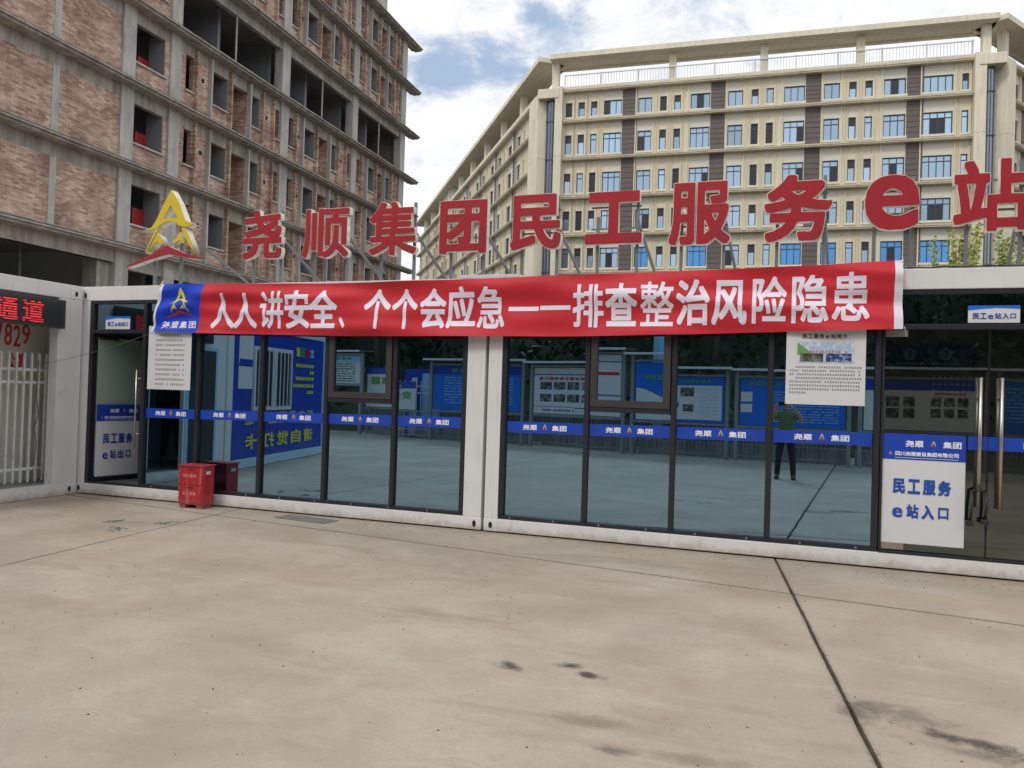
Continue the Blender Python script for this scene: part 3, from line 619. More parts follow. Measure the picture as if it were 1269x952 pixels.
b = MB(); b.tube([(0, 0, 0), (0, .03, 0)], .50, 40); obj('disc', b, 'concrete_dark', t)
b = MB(); b.tube([(0, -.004, 0), (0, .0, 0)], .47, 40); obj('disc_face', b, 'led_case', t)

# ---- blue safety band with company name, and posters
def band_logo_text(parent, x, z, w, h, y, chs='尧顺集团'):
    cw = w * .155
    for s, xx in (('尧顺', x), ('集团', x + w - 2.12 * cw)):
        link('lettering', text_mesh(s, 2.1 * cw, h, 3.5, 'ink_white'), parent, T(xx, y, z))
    logo(parent, h * 1.35, h * 1.2, T(x + w / 2 - h * .68, y, z - h * .05))
def zb(x): return (1.125 + .057 * (x + 8.27) / 4.77) if x < -3.3 else (1.160 + .04 * (x + 3.02) / 3.94 if x < .94 else 1.205)
def bandpiece(parent, x0, x1, txt=True, y=YF + .046, tx=None):
    b = MB(); h = .128; b.quad((x0, y, zb(x0)), (x1, y, zb(x1)), (x1, y, zb(x1) + h), (x0, y, zb(x0) + h)); o = obj('blue_band', b, 'blue', parent)
    if txt:
        c = tx if tx is not None else (x0 + x1) / 2; w = .52; band_logo_text(o, c - w / 2, zb(c) + .033, w, .062, y - .002)
for a, c in zip([-8.305, -7.38, -6.365, -5.39, -4.43], [-7.38, -6.365, -5.39, -4.43, -3.51]): bandpiece(CL, a + .036, c - .036)
for a, c in zip([-3.012, -2.035, -1.08, -.10], [-2.035, -1.08, -.10, .905]): bandpiece(CR, a + .036, c - .036)
bandpiece(CR, 1.705, 2.09, False); bandpiece(CR, 2.09, 2.76, True, tx=2.42)
def panel(t, name, x0, x1, z0, z1, m, y=0, th=.004): b = MB(); b.box(x0, x1, y - th, y, z0, z1); return obj(name, b, m, t)
def door_poster(label, loc, rot, w, h, second):
    t = thing('door_poster', label, 'poster', loc, rot, group='white and blue door posters')
    s = panel(t, 'sheet', 0, w, 0, h, 'sheet_white')
    hd = h * .235
    panel(t, 'header', 0, w, h - hd, h, 'blue', y=-.004, th=.003)
    yy = -.009
    for s_, xx in (('尧顺', .30), ('集团', .74)): link('lettering', text_mesh(s_, w * .21, w * .085, 3.5, 'ink_white'), t, T(w * xx, yy, h - hd * .5))
    logo(t, w * .10, w * .09, T(w * .575, yy, h - hd * .5))
    logo(t, w * .06, w * .055, T(w * .09, yy, h - hd * .86)); link('lettering', text_mesh('四川尧顺建设集团有限公司', w * .74, w * .055, 4, 'ink_white', .08), t, T(w * .18, yy, h - hd * .85))
    b = MB(); b.box(w * .18, w * .92, yy, yy + .001, h - hd * .935, h - hd * .92); obj('small_print', b, 'ink_white', t, kind='stuff')
    link('lettering', text_mesh('民工服务', w * .68, h * .135, 5.5, 'ink_blue', .22), t, T(w * .16, yy, h * .455))
    link('lettering', text_mesh(second, w * .68, h * .125, 5.5, 'ink_blue', .26), t, T(w * .15, yy, h * .235))
door_poster('white poster with blue header reading e站入口 on the entrance door', (.945, YF + .042, .262), 0, .742, 1.07, 'e站入口')
door_poster('white poster with blue header reading e站出口 on the open exit door', (-9.19, YF + .075, .245), math.radians(80), .67, 1.03, 'e站出口')
def tag_sign(label, txt, x0, x1, z0, z1):
    t = thing('door_sign', label, 'sign', (x0, YF + .040, z0), group='small white signs above the doors'); w, h = x1 - x0, z1 - z0
    panel(t, 'plate', 0, w, 0, h, 'sheet_white'); c = [(0, h * .72), (w * .25, h * .80), (w * .55, h * .86), (w, h * .80), (w, h), (0, h)]
    b = MB(); b.prism(c, -.007, -.004); obj('blue_edge', b, 'midblue', t); link('lettering', text_mesh(txt, w * .84, h * .34, 4, 'ink_blue', .14), t, T(w * .09, -.008, h * .22))
tag_sign('small white sign with blue top edge above the entrance doors', '民工e站入口', 1.68, 2.11, 2.42, 2.585)
tag_sign('small white sign with blue top edge above the open exit door', '民工e站出口', -9.04, -8.60, 2.345, 2.525)
def micro_rows(t, x0, x1, z0, z1, n, m='ink_black', indent=None, fill=.8, ch=.018, gap=.35, y=-.006):
    b = MB(); hh = (z1 - z0) / n; rr = random.Random(n)
    for i in range(n):
        z = z1 - (i + .5) * hh; x = x0 + (indent[i] if indent else 0); xe = x1 if i < n - 1 or fill > .9 else x0 + (x1 - x0) * .25
        while x < xe:
            if rr.random() > .08:
                q = ch * .42
                b.box(x, x + ch * .8, y, y + .001, z - q, z - q + ch * .2); b.box(x, x + ch * .8, y, y + .001, z + q - ch * .2, z + q)
                k = x + ch * rr.uniform(.1, .5); b.box(k, k + ch * .2, y - .0004, y + .001, z - q, z + q)
            x += ch * (1 + gap)
    return obj('text_row', b, m, t, kind='stuff')
t = thing('notice', 'tall white notice of ten printed lines hanging under the blue end of the banner', 'notice', (-8.17, YF - .05, 1.52))
panel(t, 'sheet', 0, .725, 0, .86, 'sheet_white'); micro_rows(t, .13, .60, .04, .70, 10, ch=.027, gap=.22, fill=1); micro_rows(t, .20, .52, .715, .755, 1, ch=.026, fill=1)
t = thing('notice', 'white notice with a colour picture headed 民工服务e站简介 under the right end of the banner', 'notice', (.045, YF - .05, 1.59))
panel(t, 'sheet', 0, .74, 0, .80, 'sheet_white')
link('lettering', text_mesh('民工服务e站简介', .42, .045, 5, 'ink_black', .2), t, T(.15, -.006, .665))
pc = panel(t, 'picture', .105, .635, .42, .63, 'photo_sky', y=-.0045, th=.002)
b = MB(); b.prism([(.105, .50), (.25, .515), (.105, .625)], -.0085, -.0068); obj('green_slope', b, 'ink_green', t)
panel(t, 'photo', .13, .35, .432, .515, 'photo_dark', y=-.0068, th=.002); panel(t, 'photo', .375, .61, .432, .515, 'photo_blue', y=-.0068, th=.002)
micro_rows(t, .22, .56, .522, .545, 1, 'ink_red', ch=.022, fill=1, y=-.0095)
micro_rows(t, .035, .70, .10, .395, 8, indent=[.06, 0, 0, .06, 0, 0, 0, 0], ch=.019, gap=.25, fill=.5)

# ================================================================== RED BANNER
TOPC = [(199, 352), (320, 351.3), (440, 350.5), (600, 345.5), (700, 341), (850, 335.5), (1000, 329.5), (1119, 322)]
BOTC = [(187, 410), (244, 413), (440, 416.7), (600, 417), (720, 417), (850, 414.5), (1000, 410.4), (1121, 408)]
YB = 8.285
tz = np.array([fac(*p, YB) for p in TOPC]); bz = np.array([fac(*p, YB) for p in BOTC])
def warp(x, z):
    zt = np.interp(x, tz[:, 0], tz[:, 1]); zb_ = np.interp(x, bz[:, 0], bz[:, 1]); q = (z - zb_) / (zt - zb_)
    y = YB + .022 * math.sin(1.3 * x + 9.5 * z + .8 * math.sin(1.3 * x)) + .012 * math.sin(3.2 * x - 13 * z + 1.0) + .010 * math.sin(19 * z + 1.7 * x) + .008 * math.sin(7.5 * x + 6 * z)
    e = max(0, 1 - (x + 8.15) / 1.3); e2 = max(0, 1 - (1.12 - x) / .8)
    y += .022 * e * math.sin(22 * z - 7 * x) + .008 * e2 * math.sin(26 * z + 5 * x) - .02 * (1 - q) * .6
    # sharp drawn creases running off the left tie
    y += .012 * max(0, 1 - (x + 8.15) / 3.5) * abs(math.sin(9 * z + 1.1 * x)) 
    y += .009 * math.sin(31 * z + 1.2 * x + 2 * math.sin(.7 * x)) * (.5 + .5 * math.sin(.9 * x + 1))
    dx = .012 * max(0, 1 - (x + 8.15) / 2.4) * math.sin(14 * z)
    return x + dx, y, z
ban = thing('banner', 'long red cloth banner with white slogan and blue left end hung across the glass fronts', 'banner', (0, 0, 0))
def cloth(name, pa, pb, m, n, col):
    # pa(t), pb(t): x of left and right edge at height fraction t
    mb = MB(); k = 26
    for j in range(k + 1):
        q = j / k
        for i in range(n + 1):
            x = pa(q) + (pb(q) - pa(q)) * i / n; zt = np.interp(x, tz[:, 0], tz[:, 1]); zq = np.interp(x, bz[:, 0], bz[:, 1])
            mb.v.append(warp(x, zq + (zt - zq) * q))
    for j in range(k):
        for i in range(n): a = j * (n + 1) + i; mb.f.append((a, a + 1, a + n + 2, a + n + 1)); mb.mi.append(0)
    return obj(name, mb, m, ban, smooth=True)
xl = lambda q: bz[0, 0] + (tz[0, 0] - bz[0, 0]) * q
xb = lambda q: fac(243, 413, YB)[0] + (fac(253, 352, YB)[0] - fac(243, 413, YB)[0]) * q
cloth('hem', xl, lambda q: xl(q) + .055 - .03 * (1 - q), 'banner_white', 3, 0)
cloth('blue_end', lambda q: xl(q) + .055 - .03 * (1 - q), xb, 'banner_blue', 26, 0)
cloth('red_cloth', xb, lambda q: 1.02, 'banner_red', 260, 0)
cloth('hem', lambda q: 1.02, lambda q: tz[-1, 0] + .012 * (1 - q), 'banner_white', 5, 0)
def drape(me, x0, z0, name, parent=ban, off=.0035, step=.06, **k):
    bm = bmesh.new(); bm.from_mesh(me); bmesh.ops.translate(bm, verts=bm.verts, vec=(x0, 0, z0))
    xs = [v.co.x for v in bm.verts]; zs = [v.co.z for v in bm.verts]
    x = min(xs) + step
    while x < max(xs): bmesh.ops.bisect_plane(bm, geom=bm.verts[:] + bm.edges[:] + bm.faces[:], plane_co=(x, 0, 0), plane_no=(1, 0, 0)); x += step
    z = min(zs) + .035
    while z < max(zs): bmesh.ops.bisect_plane(bm, geom=bm.verts[:] + bm.edges[:] + bm.faces[:], plane_co=(0, 0, z), plane_no=(0, 0, 1)); z += .035
    for v in bm.verts:
        w = warp(v.co.x, v.co.z); v.co = (w[0], w[1] - off, w[2])
    m2 = bpy.data.meshes.new(name); bm.to_mesh(m2); bm.free()
    for m in me.materials: m2.materials.append(m)
    return link(name, m2, parent, **k)
CH = [('人', 262, 289, 364, 407), ('人', 290, 318, 364, 407), ('讲', 323, 351, 361, 407), ('安', 354, 384, 360, 407), ('全', 385, 417, 360, 407), ('、', 420, 428, 393, 407),
      ('个', 453, 483, 358.5, 408), ('个', 487, 517, 358.5, 408), ('会', 522, 552, 358, 407), ('应', 554, 588, 356, 407), ('急', 592, 625, 356, 407.5),
      ('—', 630, 667, 380.5, 385), ('—', 669, 707, 379, 384), ('排', 711, 747, 352.5, 406), ('查', 751, 789, 351.5, 404.5), ('整', 794.5, 834, 349.5, 404.5), ('治', 839, 879, 347.5, 403.5),
      ('风', 883, 925, 347.5, 403), ('险', 933, 974, 343, 401.5), ('隐', 982, 1026, 341, 401), ('患', 1032, 1077, 338, 398)]
for ch, xa, xb_, ya, yb_ in CH:
    if ch == '—': zc = (ya + yb_) / 2; x0, z1 = fac(xa, zc - 2.6, YB); x1, z0 = fac(xb_, zc + 2.6, YB); mb = MB(); mb.quad((0, 0, 0), (x1 - x0, 0, 0), (x1 - x0, 0, z1 - z0), (0, 0, z1 - z0)); me = mb.mesh('dash', 'ink_lilac')
    else:
        x0, z1 = fac(xa, ya, YB); x1, z0 = fac(xb_, yb_, YB); me = glyph_mesh(ch, x1 - x0, z1 - z0, {'整': 1.8, '急': 2.3, '隐': 2.3, '险': 2.6, '排': 2.6, '讲': 2.7, '患': 2.4}.get(ch, 3.1), m='ink_lilac')
    drape(me, x0, z0, 'character')
    bpy.data.meshes.remove(me)
# emblem and small name on the blue end
A = logo_polys(); x0, z1 = fac(205, 357, YB); x1, z0 = fac(240, 395, YB)
for key, m in (('top', 'ink_yellow'), ('legs', 'ink_yellow'), ('small', 'ink_yellow'), ('red', 'ink_red')):
    me = loops_mesh([np.array(l) * (x1 - x0, z1 - z0) for l in A[key]]); me.materials.append(M[m]); drape(me, x0, z0, 'emblem', step=.04)
for i, ch in enumerate('尧顺集团'):
    x0, z1 = fac(199 + i * 11.2, 398, YB); x1, z0 = fac(199 + i * 11.2 + 8.5, 407, YB); drape(glyph_mesh(ch, x1 - x0, z1 - z0, 2.6, m='ink_white'), x0, z0, 'character')
# ties
b = MB(); p = tz[0]; b.tube([(p[0], YB, p[1] - .02), (p[0] - .05, YB + .1, p[1] + .06)], .006, 6); q = tz[-1]; b.tube([(q[0], YB, q[1] - .02), (q[0] + .01, YB + .12, q[1] + .05)], .006, 6)
q = bz[-1]; b.tube([(q[0], YB, q[1] + .02), (q[0] + .03, YF, q[1] - .06)], .006, 6); obj('tie', b, 'picket', ban)
# green cord from the banner corner to the gate
t = thing('green_cord', 'thin green cord running from the banner to the gate fence', 'cord', (-8.2, 8.3, 2.4))
b = MB(); A0 = Vector((-7.75, 8.3, 2.39)); B0 = Vector((-9.5, 7.78, 1.80)); b.tube([A0.lerp(B0, i / 14) - Vector((0, 0, .05 * math.sin(math.pi * i / 14))) - Vector((-8.2, 8.3, 2.4)) for i in range(15)], .003, 5); obj('strand', b, 'wire_green', t)

# ================================================================== ROOFTOP SIGN
YS = 8.42
SIGN = [('尧', 302, 348, 262, 320), ('顺', 376, 431, 260, 318), ('集', 459, 515, 252, 315), ('团', 546, 602, 250, 313), ('民', 634, 694, 243, 308), ('工', 726.5, 795, 239.5, 300.5),
        ('服', 830.5, 904, 228, 301), ('务', 948.5, 1030, 219, 297), ('e', 1073, 1139, 219, 283), ('站', 1183, 1278, 200, 284)]
desc = ['first character of the rooftop sign, beside the yellow emblem', 'second character of the rooftop sign, narrow three stroked left part', 'third character of the rooftop sign, in front of the brick building corner',
        'fourth character of the rooftop sign, shaped like a closed square', 'fifth character of the rooftop sign, above the middle double column', 'sixth character of the rooftop sign, shaped like a capital I',
        'seventh character of the rooftop sign, above the words 查整', 'eighth character of the rooftop sign, just left of the round letter e', 'round lowercase e of the rooftop sign', 'last character of the rooftop sign, cut by the right edge of the photo']
SR = {'集': (2.5, 3.7), '服': (3.1, 4.3), '站': (3.4, 4.6), 'e': (4.8, 6.0), '工': (5.0, 6.2), '尧': (3.0, 4.2), '顺': (2.7, 3.9), '团': (4.0, 5.2), '民': (3.7, 4.9), '务': (3.7, 4.9)}
for i, (ch, xa, xb_, ya, yb_) in enumerate(SIGN):
    x0, z1 = fac(xa, ya, YS); x1, z0 = fac(xb_, yb_, YS)
    t = thing('sign_character', 'red ' + desc[i], 'sign', ((x0 + x1) / 2, YS, 2.925), group='red characters of the rooftop sign')
    w, h = x1 - x0, z1 - z0; r, r2 = SR[ch]
    _, s1 = outline(ch, r); _, s2 = outline(ch, r2); ex = (s2 / s1)
    lo = T(-w / 2, 0, z0 - 2.925)
    gx, gz = w * (ex[0] - 1) / 2, h * (ex[1] - 1) / 2
    ret = glyph_mesh(ch, w + 2 * gx, h + 2 * gz, r2, .035, 'sign_side'); link('return', ret, t, lo @ T(-gx, .006, -gz))
    face = glyph_mesh(ch, w, h, r, .006, 'sign_red'); link('face', face, t, lo @ T(0, -.004, 0))
    zc = z0 - 2.925
    for k, px_ in enumerate((-w * .30, w * .40)):
        b = MB(); top = h + zc + .0 if k == 1 else zc + h * .55
        b.box(px_ - .016, px_ + .016, .080, .112, 0, top); obj('post', b, 'galv', t)
    b = MB(); b.bar((w * .40, .10, zc + h * .45), (w * .40 + .12, 1.15, .0), .028); obj('brace', b, 'galv', t)
    b = MB(); b.box(-w * .42, w * .46, .078, .10, zc + h * .30, zc + h * .33); b.box(-w * .42, w * .46, .078, .10, zc + h * .72, zc + h * .75); obj('cross_bar', b, 'galv', t)
# emblem
x0, z1 = fac(160, 239, YS); x1, z0 = fac(255, 330, YS)
t = thing('sign_emblem', 'yellow A shaped emblem over a red swoosh at the left end of the rooftop sign', 'sign', ((x0 + x1) / 2, YS, 2.925)); w, h = x1 - x0, z1 - z0
lo = T(-w / 2, 0, z0 - 2.925)
for key, m, nm in (('top', 'sign_yellow', 'yellow_peak'), ('legs', 'sign_yellow', 'yellow_leg'), ('small', 'sign_yellow', 'small_peak'), ('red', 'sign_red', 'red_swoosh')):
    for l in ([A[key]] if key == 'top' else [[q] for q in A[key]]):
        me = loops_mesh([np.array(q) * (w, h) for q in l], .006); me.materials.append(M[m]); o = link(nm, me, t, lo)
        me = loops_mesh([np.array(q) * (w, h) for q in l], .05); me.materials.append(M['sign_side']); link('return', me, o, T(.006, .012, -.006))
for k, px_ in enumerate((-w * .2, w * .13)):
    b = MB(); b.box(px_ - .018, px_ + .018, .09, .125, 0, z0 - 2.925 + h * (.35, .75)[k]); obj('post', b, 'galv', t)
for a, c in (((-.12, .1, h * .30), (.30, 1.1, 0)), ((w * .28, .1, h * .62), (w * .28 + .38, 1.2, 0))):
    b = MB(); b.bar(a, c, .030); obj('brace', b, 'galv', t)

# ================================================================== GATE CABIN (left, at a right angle)
XG = -9.47
G = thing('gate_cabin', 'white container passage with red scrolling sign and barred gate at the left edge', 'gateway', (XG, 0, 0))
def gb(name, x0, x1, y0, y1, z0, z1, m='white_steel', bev=.006, **k): b = MB(); b.box(x0, x1, y0, y1, z0, z1); return obj(name, b, m, G, T(0, 0, 0), bevel=bev, **k)
y1g, y0g = 8.345, 5.25
XP = XG + .07                                             # outer face of the cabin, just in front of the corner
F0 = XP - XG
gb('bottom_rail', F0 - .16, F0, y0g, y1g, .004, .16); gb('top_rail', F0 - .16, F0, y0g, y1g, 2.74, 2.94)
gb('corner_post', F0 - .16, F0 - .002, 7.97, y1g, .16, 2.74); gb('corner_post', F0 - .16, F0 - .002, y0g, y0g + .16, .16, 2.74)
casting(G, F0, y1g - .11, 2.82, False); casting(G, F0, y1g - .11, .085, False)
gb('floor', -4.6, F0 - .16, y0g, y1g, .02, .17, 'interior_floor'); gb('ceiling', -4.6, F0 - .16, y0g, y1g, 2.78, 2.9)
gb('rear_wall', -4.68, -4.6, y0g, y1g, .02, 2.9, 'concrete_dark'); gb('side_wall', -4.6, F0 - .16, y0g - .06, y0g, .02, 2.9, 'concrete_dark')
gb('side_wall', -4.6, -.2, y1g + .0, y1g + .05, .02, 2.9, 'passage_wall')
# dark side door towards the yard
gb('side_wall', F0 - .11, F0 - .03, 5.41, 6.46, .17, 2.72, 'white_steel'); gb('door_frame', F0 - .10, F0 - .02, 5.64, 6.42, .17, 2.25, 'lightblue'); gb('side_door', F0 - .09, F0 - .012, 5.70, 6.35, .2, 2.19, 'led_case', label='dark door with light blue frame')
pw = gb('banner_wall', -.62, -.60, 6.95, 8.34, .17, 2.74, 'passage_wall', 0)
for i, (ch, a, c, z0, z1) in enumerate((('7', 7.08, 7.17, 2.03, 2.31), ('8', 7.20, 7.30, 2.03, 2.31), ('2', 7.32, 7.42, 2.02, 2.30), ('9', 7.44, 7.55, 2.06, 2.32), ('公', 7.24, 7.35, 1.74, 1.94), ('寓', 7.40, 7.51, 1.74, 1.94))):
    me = glyph_mesh(ch, (c - a) * 1.07, (z1 - z0) * 1.07, 2.0 if i < 4 else 3.2, m='ink_red'); q = (c + a) / 2
    link('numeral' if i < 4 else 'character', me, pw, Matrix.Translation((-.592, a * 1.07, z0 * 1.07 - .112)) @ Matrix.Rotation(math.radians(90), 4, 'Z'))
# picket fence inside the gate
pf = thing('picket_gate', 'pale steel barred gate standing in the passage under the red scrolling sign', 'gate', (XG - .30, 6.85, .17))
for i in range(13):
    b = MB(); y = .03 + i * .112; b.box(-.013, .013, y - .013, y + .013, .02, 1.76); b.prism([(-.013, 1.76), (.013, 1.76), (0, 1.80)], y - .013, y + .013); obj('picket', b, 'picket', pf)
for z in (1.565, 1.39, .2): b = MB(); b.box(-.035, -.013, 0, 1.42, z - .02, z + .02); obj('rail', b, 'picket', pf, bevel=.004)
b = MB(); b.tube([(.03, 1.12, 1.7), (.03, 1.1, 1.2), (.04, 1.14, .95), (.03, 1.08, .75), (.03, 1.13, .55), (.03, 1.1, .25)], .005, 5); obj('cable', b, 'cable', pf)
# LED message sign
ld = thing('led_sign', 'black message board with red lit characters 通道 under the roof of the gate passage', 'led sign', (XP + .02, 5.9, 2.31))
b = MB(); b.box(0, .07, 0, 2.10, 0, .39); obj('case', b, 'led_case', ld, bevel=.006)
b = MB(); b.box(.07, .074, .05, 2.05, .04, .35); obj('screen', b, 'led_face', ld)
def stripe(me):                                              # the lit rows of the display
    bm = bmesh.new(); bm.from_mesh(me); n = 9; zs = [v.co.z for v in bm.verts]; z0, z1 = min(zs), max(zs)
    for i in range(1, n * 2): bmesh.ops.bisect_plane(bm, geom=bm.verts[:] + bm.edges[:] + bm.faces[:], plane_co=(0, 0, z0 + (z1 - z0) * (i + .0) / (2 * n)), plane_no=(0, 0, 1))
    kill = [f for f in bm.faces if int((f.calc_center_median().z - z0) / (z1 - z0) * 2 * n) % 2 == 1 and ((f.calc_center_median().x * 31) % 1) > -1]
    bmesh.ops.delete(bm, geom=kill, context='FACES'); bm.to_mesh(me); bm.free(); return me
for ch, y in (('人', .31), ('员', .68), ('通', 1.08), ('道', 1.45)):
    w = .31; me = stripe(glyph_mesh(ch, w, .29, 3.2, m='led_red')); link('lit_character', me, ld, Matrix.Translation((.077, y, .05)) @ Matrix.Rotation(math.radians(90), 4, 'Z'))

# ================================================================== RED CABINET in front of the glass
t = thing('red_cabinet', 'red steel fire equipment box standing on the ground before the glass front', 'cabinet', (-7.16, 8.19, 0), math.radians(4))
b = MB(); b.box(-.185, .185, -.11, .11, .05, .54); o = obj('body', b, 'cabinet_red', t, bevel=.006)
b = MB(); b.box(-.20, .20, -.125, .125, .54, .56); obj('lid', b, 'cabinet_red', t, bevel=.005)
for z0, z1 in ((.07, .29), (.305, .525)): b = MB(); b.box(-.17, .17, -.118, -.11, z0, z1); obj('door', b, 'cabinet_red', t, bevel=.004)
for x in (-.17, .08): b = MB(); b.box(x, x + .09, -.10, .10, 0, .05); obj('foot', b, 'cabinet_red', t, bevel=.004)
M['faded_red'] = mat('faded_print', (.62, .22, .22), .5)
link('lettering', text_mesh('消防器材', .20, .045, 3, 'faded_red'), t, T(-.12, -.1195, .40)); link('lettering', text_mesh('灭火器箱', .20, .045, 3, 'faded_red'), t, T(-.12, -.1195, .17))
for z0 in (.265, .50): b = MB(); b.box(-.05, .05, -.126, -.118, z0, z0 + .014); obj('handle', b, 'led_case', t, bevel=.003)
for z0 in (.10, .24, .33, .47): b = MB(); b.tube([(-.176, -.118, z0), (-.176, -.118, z0 + .03)], .006, 8); obj('hinge', b, 'steel', t)
b = MB(); b.box(.19, .186, -.06, .03, .44, .48); obj('sticker', b, 'sheet_white', t)
t = thing('steel_plate', 'flat grey steel plate lying on the concrete in front of the sill', 'plate', (-5.42, 8.1, 0), -.12)
b = MB(); b.box(-.38, .38, -.14, .14, .0005, .008); obj('plate', b, 'metal_plate', t)
rr = random.Random(3)
for i, (px_, py_) in enumerate(((128, 648), (140, 656), (200, 650))):
    r_ = Rw @ Vector((px_ - 634.5, -(py_ - 476.0), -f_px)); k = -1.6 / r_.z; cx0, cy0 = r_.x * k, r_.y * k
    t = thing('net_scrap', ('scrap of green netting on the concrete nearest the gate', 'small scrap of green netting on the concrete before the exit door', 'scrap of green netting on the concrete left of the red box')[i], 'litter', (cx0, cy0, .004), group='scraps of green netting')
    b = MB()
    for j in range(4):
        a = rr.uniform(0, 6.3); p = Vector((rr.uniform(-.10, .10), rr.uniform(-.09, .09), .004)); pts = [p]
        for _ in range(7): a += rr.uniform(-.9, .9); p = p + Vector((math.cos(a) * .022, math.sin(a) * .022, 0)); pts.append(Vector((p.x, p.y, .004 + rr.uniform(0, .012))))
        b.tube(pts, .0035, 4)
    obj('strand', b, 'wire_green', t)

# screw heads along the sills, grit and small stones on the yard
for t, xa, xb_ in ((CL, -8.1, -3.6), (CR, -2.9, .8)):
    b = MB(); x = xa
    while x < xb_: b.tube([(x, YF + .006, .185), (x, YF + .014, .185)], .011, 8); x += .52
    obj('screw', b, 'steel', t, kind='stuff')
rr = random.Random(77); b = MB()
for i in range(1500):
    x, y = rr.uniform(-9, 3.5), rr.uniform(2.2, 8.3)
    if rr.random() < .35: y = rr.uniform(7.9, 8.34)
    s_ = rr.choice((.003, .004, .005, .005, .009)); a = rr.uniform(0, 6.3); k = len(b.v)
    b.v += [(x + s_ * math.cos(a + q * 2.1) * rr.uniform(.7, 1.3), y + s_ * math.sin(a + q * 2.1) * rr.uniform(.7, 1.3), .0005) for q in range(3)] + [(x, y, s_ * .8)]
    b.f += [(k, k + 1, k + 3), (k + 1, k + 2, k + 3), (k + 2, k, k + 3)]; b.mi += [0] * 3
M['grit'] = mat('grit', (.16, .13, .10), .9, var=.4, scale=4); obj('grit', b, 'grit', kind='stuff')

t = thing('roof_cable', 'thin dark cable lying along the roof edge above the entrance doors', 'cable', (1.1, YF + .03, 2.95))
b = MB(); b.tube([(i * .12, .02 * math.sin(i * 1.7), .012 + .006 * math.sin(i * 2.3)) for i in range(16)], .008, 6); obj('strand', b, 'cable', t)
# ================================================================== UNFINISHED BRICK BUILDING (left)
dL = Vector((-.0348786, .99939156, 0)); nL = Vector((dL.y, -dL.x, 0))
B1 = thing('unfinished_building', 'unfinished concrete frame building with red brick infill and open window holes on the left', 'building')
B1.matrix_world = frame(-22 * nL, dL)
LZ = [6.65, 9.74, 12.82, 15.87, 18.96, 22.0, 25.0]           # ledge tops
U0, U1_ = 13.0, 46.9; WY = .6; TH = .24
def bx(name, x0, x1, y0, y1, z0, z1, m, par=B1, bev=0, **k): b = MB(); b.box(x0, x1, y0, y1, z0, z1); return obj(name, b, m, par, bevel=bev, **k)
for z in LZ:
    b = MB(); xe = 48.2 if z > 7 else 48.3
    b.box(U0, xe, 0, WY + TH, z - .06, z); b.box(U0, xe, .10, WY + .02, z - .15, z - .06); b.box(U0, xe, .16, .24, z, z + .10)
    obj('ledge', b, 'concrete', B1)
    bx('ledge_slot_shade', U0, xe - .4, .05, .155, z, z + .045, 'led_case')  # dark strip standing in for the shaded slot between lip and upstand
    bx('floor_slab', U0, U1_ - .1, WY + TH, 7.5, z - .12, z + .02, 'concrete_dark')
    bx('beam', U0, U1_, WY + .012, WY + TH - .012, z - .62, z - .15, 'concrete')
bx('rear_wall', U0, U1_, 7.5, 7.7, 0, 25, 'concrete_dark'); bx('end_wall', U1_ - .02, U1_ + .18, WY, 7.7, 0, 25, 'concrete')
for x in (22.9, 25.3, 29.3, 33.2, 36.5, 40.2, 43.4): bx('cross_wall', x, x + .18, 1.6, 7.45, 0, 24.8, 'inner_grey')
cols = [(22.83, 23.45), (25.28, 25.86), (32.85, 33.52), (39.88, 40.5), (46.25, 46.88)]
for a, c in cols:
    bx('column', a, c, WY - .07, WY + .4, 0, 25.0, 'concrete_pale')
bx('column', 45.2, 46.6, 2.0, 4.0, 25.0, 34, 'concrete_pale')
def hole(x0, x1, z0, z1): return (x0, x1, z0, z1)
narrow = .97, 2.42; std = .97, 2.42
bays = [  # (u0,u1, openings[(u0,u1,dz0,dz1,kind)])
    (23.45, 25.28, [(23.5, 25.05, .97, 2.47, 'w')]),
    (25.86, 32.85, [(26.22, 26.68, .97, 2.42, 'n'), (27.72, 28.90, .95, 2.38, 'w'), (29.2, 30.25, .05, 2.35, 'a'), (30.42, 31.25, .95, 2.38, 'w'), (32.30, 32.80, .97, 2.42, 'n')]),
    (33.52, 39.88, [(33.56, 34.08, .97, 2.42, 'n'), (34.85, 36.05, .95, 2.38, 'w'), (36.38, 37.35, .05, 2.35, 'a'), (37.52, 38.28, .95, 2.38, 'w'), (39.30, 39.84, .97, 2.42, 'n')]),
    (40.50, 46.25, [(40.54, 41.02, .97, 2.42, 'n'), (41.80, 42.85, .95, 2.38, 'w'), (43.12, 43.98, .05, 2.35, 'a'), (44.12, 44.95, .95, 2.38, 'w'), (45.72, 46.2, .97, 2.42, 'n')])]
bricks = {}
